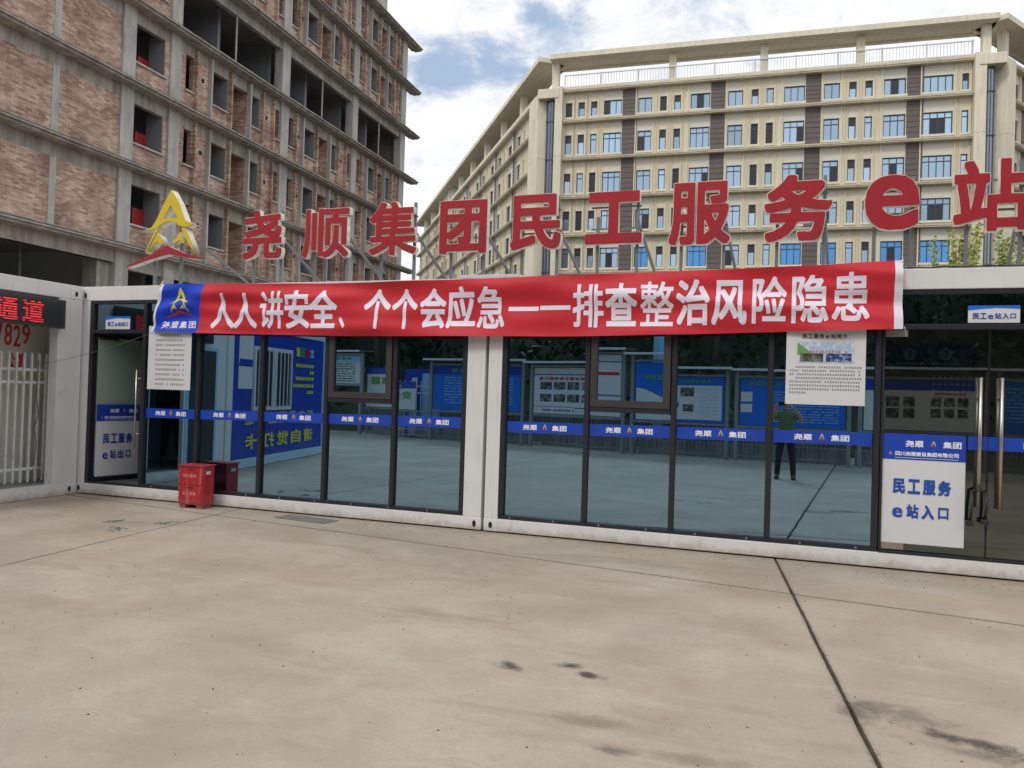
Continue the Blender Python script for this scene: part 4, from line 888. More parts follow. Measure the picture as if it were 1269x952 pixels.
for zi, z in enumerate(LZ[:-1]):
    top = LZ[zi + 1] - .62
    # blank brick bay with a pilaster
    if zi != 9:
        bx('brick_panel', U0, 19.96, WY + .02, WY + TH, z, top, 'brick'); bx('pilaster', 19.96, 20.22, WY, WY + TH, z, top, 'concrete_pale'); bx('brick_panel', 20.22, 22.83, WY + .02, WY + TH, z, top, 'brick')
    openrow = (zi == 3)
    for bi, (a, c, ops) in enumerate(bays):
        if openrow and bi > 0:
            bx('low_parapet', a, c, WY + .03, WY + TH, z, z + .28, 'brick')
            b = MB(); xm = (a + c) / 2 + .1; b.tube([(xm, WY + .1, z), (xm, WY + .1, top + .1)], .045, 8); obj('prop', b, 'concrete_pale', B1)
            continue
        x = a; b = MB()
        xs = [a] + [v for o in ops for v in (o[0], o[1])] + [c]
        for i in range(0, len(xs), 2):                       # full height piers of brick between openings
            if xs[i + 1] - xs[i] > .01: b.box(xs[i], xs[i + 1], WY + .02, WY + TH, z, top)
        for (x0, x1, d0, d1, k) in ops:
            if d0 > .1: b.box(x0, x1, WY + .02, WY + TH, z, z + d0)
        obj('brick_infill', b, 'brick', B1)
        for (x0, x1, d0, d1, k) in ops:
            if z + d1 < top: bx('lintel', x0, x1, WY + .005, WY + TH, z + d1, top, 'concrete')
            if k != 'a': bx('window_sill', x0 - .05, x1 + .05, WY - .07, WY + TH, z + d0 - .07, z + d0, 'concrete_pale')
            else:                                             # air conditioner recess, brick lined
                b = MB(); b.box(x0 - .05, x1 + .05, WY + .85, WY + .97, z, top + .3); b.box(x0 - .1, x0, WY + TH, WY + .85, z, top + .3); b.box(x1, x1 + .1, WY + TH, WY + .85, z, top + .3); obj('recess_wall', b, 'brick', B1)
                bx('recess_pipe', x0 + .12, x0 + .17, WY + .1, WY + .15, z, top, 'concrete_pale')
            if k == 'w': bx('partition', x1 - .03, x1 + .09, WY + .03, 1.42, z + .02, z + 2.6, 'inner_grey')
            if k == 'w' and bi > 0:                           # projecting brick fins beside the windows
                for xx in (x0 - .13, x1 + .03): bx('fin', xx, xx + .10, WY - .17, WY + .02, z, top + .35, 'concrete_pale' if xx < x0 else 'brick')
            if k == 'n':
                xx = x1 + .04 if x0 < (a + c) / 2 else x0 - .14
                bx('fin', xx, xx + .09, WY - .15, WY + .02, z, top + .35, 'brick')
        if bi > 0:                                            # putlog holes
            for xx in ((ops[0][1] + ops[1][0]) / 2 + .05, (ops[3][1] + ops[4][0]) / 2): bx('wall_hole', xx - .07, xx + .08, WY + .012, WY + .03, z + 1.62, z + 1.80, 'casting_hole')
    if zi < 3:
        t = thing('red_notice', 'red sheet standing inside the open window hole, ' + ('lowest of three above the yellow emblem', 'middle of three beside the blank brick wall', 'top of three beside the blank brick wall')[zi], 'sheet', group='red sheets in the window holes')
        t.matrix_world = B1.matrix_world @ T(24.55, WY + .75, z + .05); b = MB(); b.box(-.15, .45, 0, .04, .3, 1.78 - .10 * zi); obj('board', b, 'cabinet_red', t)
# open ground storeys
bx('beam', U0, 22.83, WY + .0, WY + TH, 6.03, 6.5, 'concrete'); bx('column', 22.3, 22.83, WY + TH + .002, WY + .9, 0, 6.5, 'concrete')
for bi, (a, c, ops) in enumerate(bays):
    bx('beam', a, c, WY + .005, WY + TH, 5.86, 6.05, 'concrete')
    if bi: bx('brick_infill', a + (c - a) * .42, a + (c - a) * .62, WY + .02, WY + TH, 0, 5.6, 'brick'); bx('brick_infill', a, a + .5, WY + .02, WY + TH, 0, 5.6, 'brick')
    bx('lower_slab', a, c, WY, 7.4, 3.0, 3.4, 'concrete')
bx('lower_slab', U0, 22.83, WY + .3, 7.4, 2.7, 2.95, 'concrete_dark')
b = MB()
for x in (15.5, 17.2, 19.0, 20.6): b.tube([(x, 2.5, 0), (x, 2.5, 6.5)], .05, 6)
obj('prop', b, 'galv', B1, kind='stuff')

# ================================================================== CREAM BUILDING (right, behind)
dm = Vector((.99846842, .05532464, 0)); nm = Vector((-dm.y, dm.x, 0))
B2 = thing('cream_building', 'long cream building of many storeys with roof frame and pale blue windows behind the sign', 'building')
MM = frame(66 * nm, dm); B2.matrix_world = MM
cpt = 66 * nm + dm * -16.86                                   # left roof corner
hw = Vector((-.57361365, .81912598, 0)); MWg = frame(cpt, -hw); REL_W = MM.inverted() @ MWg       # wing: local x from 0 down to -72
cr = 66 * nm + dm * 18.77; MR = frame(cr, (.58137, .81364)); REL_R = MM.inverted() @ MR
Z5 = [5.6, 9.0, 12.40, 15.68, 19.02, 22.42, 25.75, 28.45]
_win = {}
def winmesh(w, h, nv, tr):
    k = (round(w, 2), round(h, 2), nv, tr)
    if k not in _win:
        b = MB(); fw = .07
        b.box(0, w, 0, .09, 0, fw); b.box(0, w, 0, .09, h - fw, h); b.box(0, fw, 0.001, .089, fw, h - fw); b.box(w - fw, w, .001, .089, fw, h - fw)
        for i in range(1, nv): b.box(w * i / nv - .03, w * i / nv + .03, .002, .088, fw, h - fw)
        if tr: b.box(fw, w - fw, .003, .087, h * .74 - .03, h * .74 + .03)
        g1 = MB(); g1.box(.03, w - .03, .05, .07, .03, h - .03)
        g2 = MB(); q = w / nv; g2.box(.03, q - .03, .035, .05, .05, h * (.73 if tr else .95))
        g3 = MB(); g3.box(.05, w - .05, .03, .052, h * (.62 if tr else .6), h - .05)
        _win[k] = (b.mesh('window', 'win_frame'), g1.mesh('pane', 'pane'), g1.mesh('pane', 'pane_blue'), g2.mesh('open_pane', 'pane_dark'), g1.mesh('pane', 'pane_dark'), g3.mesh('open_pane', 'pane_dark'))
    return _win[k]
rw = random.Random(11)
def window(rel, x, z, w, h, nv, tr, blue=False, y=.62, opens=None):
    ms = winmesh(w, h, nv, tr); o = link('window', ms[0], B2, rel @ T(x, y, z))
    dark_n = nv == 1 and rw.random() < .14
    if nv == 1 and not dark_n and rw.random() < .8: link('open_pane', ms[5], o)
    link('pane', ms[4] if dark_n else (ms[2] if blue else ms[1]), o)
    if opens is None: opens = nv > 1 and rw.random() < .36
    if opens and nv > 1:
        k = rw.randrange(nv); n_ = 2 if nv >= 4 else 1
        for j in range(n_): link('open_pane', ms[3], o, T(w / nv * min(k + j, nv - 1), 0, 0))
I4 = Matrix.Identity(4)
def facade_row(rel, segs, zi, xlo, xhi, rows_y=.5):
    """segs: list (x0,x1,kind) windows along the storey; wall built round them"""
    z0, z1 = Z5[zi], Z5[zi + 1]; top = zi == len(Z5) - 2
    wz0 = z0 + (.43 if not top else .42); wz1 = z0 + (2.2 if not top else 1.74)
    b = MB(); rib = MB(); sill = MB(); off = MB()
    x = xlo
    for (a, c, k) in segs + [(xhi, xhi, 'end')]:
        if a - x > .01: b.box(x, a, .5, .75, z0, z1 - .12)
        if k == 'end': break
        if k == 'd': pass
        else:
            b.box(a, c, .5, .75, z0, wz0); obj('wall_panel', MB().box(a, c, .52, .75, wz1, z1 - .12), 'offwhite', B2, rel) if k != 'n' else b.box(a, c, .52, .75, wz1, z1 - .12)
            sill.box(a - .10, c + .10, .36, .6, wz0 - .16, wz0 - .0)
            if k in 'wmW':
                rib.box(a - .22, a - .12, .40, .5, z0, z1 - .12); rib.box(c + .12, c + .22, .40, .5, z0, z1 - .12) if k != 'w' else None
            else:
                for q in (a - .30, a - .17, c + .10, c + .23): rib.box(q, q + .07, .42, .5, z0, z1 - .12)
        x = c
    obj('wall', b, 'cream', B2, rel); obj('ribbed_strip', rib, 'cream_rib', B2, rel, kind='stuff'); obj('window_sill', sill, 'offwhite', B2, rel, kind='stuff')
    for (a, c, k) in segs:
        if k == 'd':
            o = MB(); o.box(a, c, .46, .74, z0 + .04, z1 - .13)
            for i in range(7): zz_ = z0 + .25 + i * (z1 - z0 - .5) / 6.5; o.box(a, c, .43, .46, zz_, zz_ + .07)
            obj('louvre_panel', o, 'dark_panel', B2, rel)
            continue
        yield (a, c, k, wz0, wz1, top)
def build_facade(rel, segs, xlo, xhi, zlist, wmax=None):
    for zi in range(len(Z5) - 1):
        ss = segs if zi in zlist else [s for s in segs if s[2] == 'd']
        for (a, c, k, w0, w1, top) in facade_row(rel, ss, zi, xlo, xhi):
            nv = {'n': 1, 'm': 2, 'w': 3, 'W': 4}[k]
            window(rel, a, w0, c - a, w1 - w0, nv, not top, blue=(zi <= 2 and rw.random() < .75 and k != 'n'))
segs = [(-14.92, -14.32, 'n'), (-13.78, -13.20, 'n'), (-12.66, -12.09, 'n'), (-11.52, -9.94, 'w'), (-9.88, -8.62, 'd')]
for m_ in range(3):
    o_ = m_ * 7.45 + (0, .03, .06)[m_]
    segs += [(-8.54 + o_, -7.35 + o_, 'm'), (-6.68 + o_, -6.11 + o_, 'n'), (-5.49 + o_, -4.93 + o_, 'n'), (-4.12 + o_, -2.52 + o_, 'w'), (-2.46 + o_, -1.27 + o_, 'd')]
segs += [(13.68, 15.78, 'W'), (16.38, 16.86, 'n')]
build_facade(I4, segs, -15.08, 17.05, (2, 3, 4, 5, 6))
segw = []
for m_ in range(9):
    o_ = -4.2 - m_ * 7.45
    segw = [(o_ - 7.0, o_ - 5.8, 'd'), (o_ - 5.7, o_ - 4.3, 'm'), (o_ - 3.4, o_ - 2.8, 'n'), (o_ - 1.7, o_ - .3, 'w')] + segw
build_facade(REL_W, segw, -72, -3.1, (2, 3, 4, 5, 6))
segr = []
for m_ in range(2): segr += [(1.9 + m_ * 7, 3.1 + m_ * 7, 'm'), (4.0 + m_ * 7, 4.6 + m_ * 7, 'n'), (5.2 + m_ * 7, 6.4 + m_ * 7, 'd')]
build_facade(REL_R, segr, 1.2, 30, (4, 5, 6))
def b2(name, rel, x0, x1, y0, y1, z0, z1, m, bev=0, **k): b = MB(); b.box(x0, x1, y0, y1, z0, z1); return obj(name, b, m, B2, rel, bevel=bev, **k)
for rel, xa, xb2 in ((I4, -15.1, 17.1), (REL_W, -72.6, -3.0), (REL_R, 1.1, 30)):
    for i, z in enumerate(Z5):
        b = MB(); b.box(xa, xb2, 0.0, .74, z - .14, z); b.box(xa, xb2, -.05, .1, z - .03, z + .07)
        if i == len(Z5) - 1: b.box(xa, xb2, .1, .74, z, z + .28)
        obj('ledge', b, 'ledge', B2, rel)
    b2('dark_core', rel, xa + .2, xb2 - .2, .78, 2.0, 0, 28.3, 'concrete_dark')
# roof deck, frame and its columns
b2('roof_deck', I4, -15, 17, .74, 14, 28.2, 28.45, 'concrete')
def canopy(rel, x0, x1): 
    b = MB(); b.box(x0, x1, -.5, 2.1, 31.12, 31.55); b.box(x0, x1, 1.8, 2.1, 30.95, 31.12); obj('roof_canopy', b, 'cream', B2, rel)
canopy(I4, -16.86 + .6, 18.6)
canopy(REL_W, -72.5, .0); canopy(REL_R, 0.0, 30)
for x in (-15.9, -5.7, 1.72, 9.08, 17.98): b2('roof_column', I4, x - .3, x + .3, .35, .95, 28.7, 31.12, 'cream')
for x in (-8.5, -15.8, -23.4, -30.8, -38, -45.4, -52.8, -60, -67): b2('roof_column', REL_W, x - .3, x + .3, .35, .95, 28.7, 31.12, 'cream')
for x in (2.0, 9.5): b2('roof_column', REL_R, x - .3, x + .3, .35, .95, 28.7, 31.12, 'cream')
b2('roof_parapet', REL_W, -58, -3.0, .2, .5, 28.7, 29.15, 'cream'); b2('roof_store', REL_W, -52, -44, .6, 3, 28.4, 31.1, 'offwhite')
# roof railing
b = MB(); x = -15.0
while x < 17.1: b.box(x - .02, x + .02, .28, .32, 28.7, 29.85); x += .24
b.box(-15, 17.1, .26, .34, 29.82, 29.9); b.box(-15, 17.1, .27, .33, 28.8, 28.86); obj('roof_railing', b, 'rail_white', B2, kind='stuff')
x = -15.0; n = 0
while x < 17.1: b2('railing_post', I4, x - .05, x + .05, .24, .36, 28.7, 29.95, 'rail_white'); x += 3.2
M['rail_glass'] = mat('railing_haze_panel', (.62, .66, .72), .4)
# corner piers and glazed corner strips
def pier(rel, x0, x1, y0, y1, z1=28.75, m='cream'):
    b = MB(); zs = [0, 9, 16, 22.6, z1]
    for a, c in zip(zs[:-1], zs[1:]): b.box(x0, x1, y0, y1, a + .03, c); b.box(x0 + .03, x1 - .03, y0 + .03, y1 - .03, a, a + .03)
    obj('corner_pier', b, m, B2, rel)
pier(I4, -15.74, -15.08, -.25, .9); pier(I4, 17.07, 17.86, -.25, .9); pier(REL_W, -3.05, -.35, -.35, .9, 28.4)
pier(REL_R, .75, 2.0, -.35, .9, 28.4)
def corner_glass(x0, x1, zt):
    n = 8; b = MB(); c = MB()
    for i in range(n):
        a0, a1 = math.pi * i / n, math.pi * (i + 1) / n; xm, rx = (x0 + x1) / 2, (x1 - x0) / 2
        p = [(xm - rx * math.cos(t_), .55 - .35 * math.sin(t_)) for t_ in (a0, a1)]
        b.quad((*p[0], 0), (*p[1], 0), (*p[1], zt), (*p[0], zt))
        if i % 2 == 0: c.box(p[0][0] - .03, p[0][0] + .03, p[0][1] - .05, p[0][1] + .02, 0, zt)
    for z in (12.4, 15.7, 19, 22.4, 25.8): c.box(x0, x1, .16, .24, z, z + .10)
    o = obj('corner_glazing', b, 'corner_glass', B2); obj('glazing_bar', c, 'win_frame', o)
corner_glass(-16.62, -15.74, 27.75); corner_glass(17.86, 18.62, 27.75)
for x0, x1 in ((-17.6, -15.08), (17.07, 19.5)):
    b = MB(); b.box(x0 + .3, x1 - .3, -.32, 1.4, 27.75, 28.6); obj('corner_cap', b, 'cream', B2, bevel=.05)
b2('corner_core', I4, -16.9, -15.2, .95, 3, 0, 28.4, 'cream'); b2('corner_core', I4, 17.3, 19.0, .95, 3, 0, 28.4, 'cream')

# ================================================================== THINGS BEHIND THE CAMERA, seen in the glass
# ---- light blue cabin with its blue wall
wallA, wallB = Vector((-10.56, .42, 0)), Vector((-9.62, 5.12, 0)); LB = (wallB - wallA).length
C2 = thing('blue_cabin', 'blue and white site cabin with barred window and yellow lettering reflected in the left glass', 'cabin'); C2.matrix_world = frame(wallA, wallB - wallA)
def c2(name, x0, x1, y0, y1, z0, z1, m, bev=.004, par=None, **k): b = MB(); b.box(x0, x1, y0, y1, z0, z1); return obj(name, b, m, par or C2, bevel=bev, **k)
M['pale_blue_steel'] = mat('pale_blue_steel', (.50, .66, .76), .45, var=.05, scale=2)
c2('bottom_rail', 0, LB, 0, .15, .01, .19, 'pale_blue_steel'); c2('top_rail', 0, LB, 0, .15, 2.72, 2.92, 'pale_blue_steel')
c2('corner_post', 0, .24, .002, .15, .19, 2.72, 'pale_blue_steel'); c2('corner_post', LB - .16, LB, .002, .15, .19, 2.72, 'pale_blue_steel')
wl = c2('wall', .24, LB - .16, .03, .1, .19, 2.72, 'deepblue'); c2('side_wall', 0, .05, .15, 2.4, .01, 2.9, 'pale_blue_steel'); c2('side_wall', LB - .05, LB, .15, 2.4, .01, 2.9, 'pale_blue_steel')
c2('rear_wall', 0, LB, 2.4, 2.45, .01, 2.9, 'pale_blue_steel'); c2('roof', 0, LB, .15, 2.4, 2.86, 2.93, 'pale_blue_steel')
def sX(s): return LB + 1.13 - s                               # measured distance from the gate end of the wall line
wx0, wx1 = sX(3.83), sX(2.14)
wdw = bpy.data.objects.new('window', None); COL.objects.link(wdw); wdw.parent = C2
for args in ((wx0, wx1, -.02, .03, 1.12, 1.20), (wx0, wx1, -.02, .03, 2.32, 2.40), (wx0, wx0 + .07, -.02, .029, 1.2, 2.32), (wx1 - .07, wx1, -.02, .029, 1.2, 2.32), ((wx0 + wx1) / 2 - .06, (wx0 + wx1) / 2 + .06, -.02, .028, 1.2, 2.32)): c2('frame', *args, 'sheet_white', 0, wdw)
c2('pane', wx0 + .05, wx1 - .05, .010, .029, 1.15, 2.35, 'pane_dark', 0, wdw)
for i in range(9):
    x = wx0 + .12 + i * (wx1 - wx0 - .24) / 8; b = MB(); b.tube([(x, -.05, 1.15), (x, -.05, 2.37)], .012, 6); obj('bar', b, 'picket', wdw)
M['yellow_dull'] = mat('olive_yellow_lettering', (.58, .56, .06), .5)
def btxt(s, s1, s0, z0, z1, m='yellow_dull', r=4.5, gap_=.12): link('lettering', text_mesh(s, abs(s1 - s0), z1 - z0, r, m, gap_), C2, T(sX(s1), .018, z0))
btxt('请自觉打卡', 5.15, 1.90, .36, .66, r=3.6, gap_=.28)
btxt('所有员工上下班', 5.15, 1.86, .84, 1.08, r=3.0, gap_=.28)
for i, (ch, m) in enumerate(zip('欢迎回家', ('lightblue', 'ink_red', 'ink_green', 'ink_yellow'))): link('lettering', text_mesh(ch, .22, .22, 4, m), C2, T(sX(5.08) + i * .26, .018, 2.28))
for i, (n_, z) in enumerate(((8, 2.05), (2, 1.9), (8, 1.76), (9, 1.60), (3, 1.45))):
    b = MB()
    for j in range(n_): b.box(sX(5.1) + j * .13, sX(5.1) + j * .13 + .10, .016, .018, z, z + .075)
    obj('small_print', b, 'yellow_dull', C2, kind='stuff')
c2('paper', sX(2.12), sX(1.55), .015, .025, 2.02, 2.66, 'sheet_white', 0); c2('paper', sX(2.12), sX(1.55), .015, .025, 1.55, 1.99, 'sheet_white', 0)
c2('paper_header', sX(2.10), sX(1.57), .010, .0149, 1.98, 2.12, 'deepblue', 0)
casting(C2, LB - .1, 0.0, .09); casting(C2, .1, 0.0, .09)
# ---- notice boards
def board(p1, p2, label, eave, ptop, pbot, header, body, fill):
    a = Vector((p2[0], p2[1], 0)); c = Vector((p1[0], p1[1], 0)); Ld = (c - a).length
    t = thing('notice_board', label, 'notice board', (0, 0, 0), group='roofed notice boards along the fence'); t.matrix_world = frame(a, c - a)
    def q(name, x0, x1, y0, y1, z0, z1, m, bev=0, **k): b = MB(); b.box(x0, x1, y0, y1, z0, z1); return obj(name, b, m, t, bevel=bev, **k)
    for x in (.05, Ld - .05): q('post', x - .05, x + .05, 0, .10, 0, eave - .08, 'board_steel')
    q('eave', -.12, Ld + .12, -.30, -.24, eave - .06, eave, 'rail_white'); b = MB(); b.prism([(-.12, 0), (Ld + .12, 0), (Ld + .12, .02), (-.12, .02)], -.24, .45); me = obj('canopy', b, 'board_steel', t, T(0, 0, eave - .04))
    q('top_bar', .1, Ld - .1, .01, .08, ptop + .02, ptop + .08, 'board_steel'); q('bottom_bar', .1, Ld - .1, .01, .08, pbot - .08, pbot - .02, 'board_steel')
    q('back_panel', .14, Ld - .14, .03, .07, pbot, ptop, body)
    if header: q('header', .14, Ld - .14, .024, .03, ptop - .26, ptop, header)
    fill(t, Ld, q)
    return t
def tline(t, s, x, z, w, h, m, r=4): link('lettering', text_mesh(s, w, h, r, m, .2), t, T(x, .018, z))
def rows(t, x0, x1, z0, z1, n, m, ch=.05):
    b = MB(); rr_ = random.Random(int(x0 * 100) + n)
    for i in range(n):
        z = z1 - (i + .5) * (z1 - z0) / n; x = x0
        while x < x1 - ch:
            if rr_.random() > .15: b.box(x, x + ch * .7, .016, .020, z - ch * .3, z + ch * .3)
            x += ch
    obj('text_row', b, m, t, kind='stuff')
def f3(t, Ld, q): tline(t, '员工安全体验', .8, 2.28, 1.7, .13, 'ink_green'); rows(t, .4, 2.8, 1.25, 2.15, 10, 'lightblue', .06)
def f4(t, Ld, q):
    q('stripe', .14, Ld - .14, .022, .029, 2.24, 2.27, 'blue'); tline(t, '项目部安全警示教育图片展', .9, 2.09, 2.2, .09, 'ink_red', 3.5)
    for i in range(4):
        for j in range(2): q('photo', Ld - .80 - i * .50, Ld - .38 - i * .50, .020, .029, 1.80 - j * .37, 2.03 - j * .37, 'photo_dark')
    q('stripe', Ld - 1.6, Ld - .15, .022, .029, 1.27, 1.285, 'ink_red'); q('stripe', .15, Ld - 1.65, .022, .029, 1.24, 1.27, 'blue'); rows(t, 1.8, 3.0, 1.12, 1.22, 1, 'ink_black', .07)
    q('stripe', .2, 1.0, .022, .029, 1.86, 1.95, 'ink_red')
def f5(t, Ld, q):
    q('white_area', .2, 1.55, .022, .029, 1.08, 2.02, 'sheet_white'); q('photo', .98, 1.36, .016, .022, 1.72, 1.96, 'photo_dark'); q('photo', .98, 1.28, .016, .022, 1.30, 1.50, 'photo_dark')
    tline(t, '质量管理制度', .5, 2.09, .9, .09, 'ink_green'); tline(t, '宣传栏', 1.9, 1.75, .6, .14, 'ink_green'); rows(t, .3, .9, 1.2, 1.95, 8, 'lightblue', .05)
    b = MB(); b.prism([(1.56, 1.02), (2.7, 1.02), (2.7, 1.52), (2.4, 1.46), (2.0, 1.28), (1.56, 1.12)], .016, .029); obj('white_wave', b, 'sheet_white', t)
    q('tab', 1.4, 1.6, .012, .021, 1.42, 1.55, 'midblue')
def f6(t, Ld, q):
    tline(t, '学习园地', 1.7, 2.06, .8, .11, 'ink_green'); tline(t, '公示栏', .5, 2.06, .55, .11, 'ink_green')
    q('paper', Ld - .46, Ld - .16, .018, .029, 1.62, 1.88, 'sheet_white'); q('paper', Ld - .46, Ld - .16, .018, .029, 1.34, 1.56, 'sheet_white'); rows(t, .3, 2.0, 1.1, 1.95, 12, 'midblue' if 0 else 'lightblue', .045)
def f7(t, Ld, q):
    q('white_area', .2, Ld - .2, .022, .029, 1.1, 2.0, 'sheet_white')
    for i in range(3):
        for j in range(2): q('photo', .45 + i * .30, .68 + i * .30, .016, .022, 1.62 - j * .28, 1.84 - j * .28, 'photo_dark'); 
    for j in range(2): q('photo', 2.0, 2.3, .016, .022, 1.60 - j * .3, 1.85 - j * .3, 'photo_dark'); q('photo', 1.65, 1.9, .016, .022, 1.60 - j * .3, 1.85 - j * .3, 'photo_dark')
    rows(t, .5, 1.3, 1.9, 1.98, 1, 'ink_red', .08)
def f1(t, Ld, q): tline(t, '安全生产', .6, 2.2, 1.2, .12, 'ink_green'); rows(t, .4, 2.0, 1.4, 2.1, 8, 'ink_black', .06)
board((-16.6, -8.3), (-14.1, -7.45), 'white notice board with green title reflected farthest left beyond the blue cabin', 2.55, 2.36, 1.35, 'lightblue', 'sheet_white', f1)
board((-11.08, -6.6), (-7.79, -6.44), 'plain blue notice board with green title reflected beside the white double column', 2.72, 2.48, 1.06, 'deepblue', 'midblue', f3)
board((-7.59, -6.43), (-4.28, -5.5), 'white notice board with eight photographs in two rows reflected right of the double column', 2.66, 2.46, 1.06, None, 'sheet_white', f4)
board((-4.11, -5.5), (-1.28, -5.0), 'blue notice board with white wave and two photographs reflected in the middle glass', 2.53, 2.25, 1.01, 'midblue', 'midblue', f5)
board((-1.13, -5.05), (1.71, -4.96), 'bright blue notice board with two white papers reflected behind the photographer', 2.50, 2.24, .99, 'midblue', 'midblue', f6)
board((1.87, -4.95), (4.85, -4.9), 'white notice board with navy header and small photographs reflected in the entrance doors', 2.60, 2.28, 1.0, 'deepblue', 'sheet_white', f7)
board((5.0, -4.9), (7.9, -4.9), 'blue notice board reflected at the far right edge of the entrance glass', 2.6, 2.28, 1.0, 'midblue', 'midblue', f3)
t = thing('low_banner', 'pale low banner with green lettering hung on the railing, reflected under the open left sash', 'banner', (0, 0, 0)); t.matrix_world = frame((-11.9, -7.25, 0), (-2.2, -.5))
b = MB(); b.box(0, 2.2, 0, .02, 1.0, 1.95); obj('cloth', b, 'sheet_white', t); b = MB(); b.box(0, 2.2, -.005, 0, 1.72, 1.95); obj('strip', b, 'blue', t); link('lettering', text_mesh('安全第一', 1.8, .26, 5, 'ink_green', .2), t, T(.2, -.01, 1.36))
# blue double panel with the white gate
t = thing('gate_backdrop', 'navy and pale blue upright panels behind a white gate, reflected left of the double column', 'panel', (0, 0, 0)); t.matrix_world = frame((-11.15, -7.9, 0), (-1.5, .15))
b = MB(); b.box(0, 1.45, 0, .05, .05, 2.4); obj('navy_board', b, 'deepblue', t); b = MB(); b.box(.1, .78, -.02, 0, .4, 2.25); obj('pale_board', b, 'lightblue', t)
b = MB(); b.tube([(1.05, -.05, .1), (1.05, -.05, 2.1)], .1, 10); obj('roll', b, 'sheet_white', t)
t = thing('white_gate', 'white barred gate standing before the navy panels', 'gate', (0, 0, 0)); t.matrix_world = frame((-11.2, -7.5, 0), (-1.5, .1))
for i in range(7): b = MB(); b.box(.2 + i * .2, .225 + i * .2, 0, .025, .05, 2.0); obj('picket', b, 'picket', t)
for z in (.3, 1.55, 1.78): b = MB(); b.box(.15, 1.5, -.02, 0, z, z + .045); obj('rail', b, 'picket', t)
# railing behind the boards
def rail_run(p, q_, label):
    a = Vector((*q_, 0)); c = Vector((*p, 0)); Ld = (c - a).length; t = thing('railing', label, 'railing', (0, 0, 0), group='grey steel railings of the yard'); t.matrix_world = frame(a, c - a)
    for z in (.10, .55, .93): b = MB(); b.box(0, Ld, .20, .24, z, z + .04); obj('rail', b, 'board_steel', t)
    n = int(Ld / .11); b = MB()
    for i in range(n): x = i * Ld / n; b.box(x, x + .018, .21, .23, .02, .97 + .03 * (i % 2))
    obj('bar', b, 'board_steel', t, kind='stuff')
    b = MB(); b.box(0, Ld, .7, .9, 0, .42); obj('kerb_wall', b, 'concrete', t)
rail_run((-14.2, -7.6), (-11.4, -6.9), 'grey railing reflected under the farthest left notice board'); rail_run((-11.0, -6.75), (-7.8, -6.6), 'grey railing under the plain blue notice board'); rail_run((-7.6, -6.6), (-4.3, -5.7), 'grey railing under the board with eight photographs')
rail_run((-4.1, -5.65), (-1.3, -5.2), 'grey railing under the board with the white wave'); rail_run((-1.1, -5.2), (1.7, -5.15), 'grey railing under the board behind the photographer'); rail_run((1.9, -5.1), (4.8, -5.1), 'grey railing under the board reflected in the entrance')
rail_run((5.0, -5.1), (8.0, -5.1), 'grey railing under the board at the far right edge')
t = thing('pale_column', 'pale blue upright cylinder rising behind the notice boards, reflected in the open right sash', 'column', (-3.7, -8.0, 0))
b = MB(); b.tube([(0, 0, 0), (0, 0, 7)], .17, 16); o = obj('shaft', b, 'lightblue', t, smooth=True)
# wooded slope
hb = MB(); nx, ny = 60, 26; rr = random.Random(5)
from mathutils import noise as mn
def hz(x, y):
    d = max(0, -9.5 - y); return -.03 + d * .62 + (1.2 * mn.noise(Vector((x * .12, y * .12, 0))) + .5 * mn.noise(Vector((x * .4, y * .4, 3)))) * min(1, d / 3)
for j in range(ny + 1):
    for i in range(nx + 1): x = -60 + i * 2; y = -9 - j * 1.6; hb.v.append((x, y, hz(x, y)))
for j in range(ny):
    for i in range(nx): a = j * (nx + 1) + i; hb.f.append((a, a + 1, a + nx + 2, a + nx + 1)); hb.mi.append(0)
obj('hillside', hb, 'soil', kind='structure', smooth=True)
def leaves(n, place, size, seed):
    r = np.random.RandomState(seed); C = place(r, n); k = len(C); u = r.normal(size=(k, 3)); u /= np.linalg.norm(u, axis=1)[:, None]; w = r.normal(size=(k, 3)); w -= (w * u).sum(1)[:, None] * u; w /= np.linalg.norm(w, axis=1)[:, None]
    s = (size * r.uniform(.5, 1.3, k))[:, None]; V = np.stack([C - u * s, C + w * s * .5, C + u * s, C - w * s * .5], 1).reshape(-1, 3)
    me = bpy.data.meshes.new('leaves'); me.vertices.add(4 * k); me.vertices.foreach_set('co', V.ravel()); me.loops.add(4 * k); me.loops.foreach_set('vertex_index', np.arange(4 * k)); me.polygons.add(k); me.polygons.foreach_set('loop_start', np.arange(k) * 4); me.update(); me.validate(); return me
def crown_place(h, rad):
    def f(r, n):
        m = 16; cs = np.column_stack([r.uniform(-rad, rad, m) * .7, r.uniform(-rad, rad, m) * .7, h * r.uniform(.35, 1, m)]); k = r.randint(0, m, n); d = r.normal(size=(n, 3)); d /= np.linalg.norm(d, axis=1)[:, None]
        return cs[k] + d * (rad * .42 * r.uniform(.55, 1, n) ** .5)[:, None]
    return f
cr_m = [leaves(2600, crown_place(5.0 + i, 1.9 + .3 * i), .22, i) for i in range(3)]
for m in cr_m: m.materials.append(M['leaf_dark'])
hl = ['dark green tree on the slope beyond the notice boards, reflected in the glass tops']
k = 0
for i in range(26):
    x = -34 + (i % 13) * 4.6 + rr.uniform(-1, 1); y = -12.5 - (i // 13) * 6.5 - rr.uniform(0, 3)
    t = thing('slope_tree', hl[0], 'tree', (x, y, hz(x, y) - .1), rr.uniform(0, 6), group='trees on the slope beyond the notice boards'); s = rr.uniform(.8, 1.25); t.scale = (s, s, s)
    b = MB(); b.tube([(0, 0, 0), (.1, .05, 1.6), (.05, .2, 3.4)], [.16, .12, .05], 7); obj('trunk', b, 'bark', t, smooth=True); link('crown', cr_m[i % 3], t)
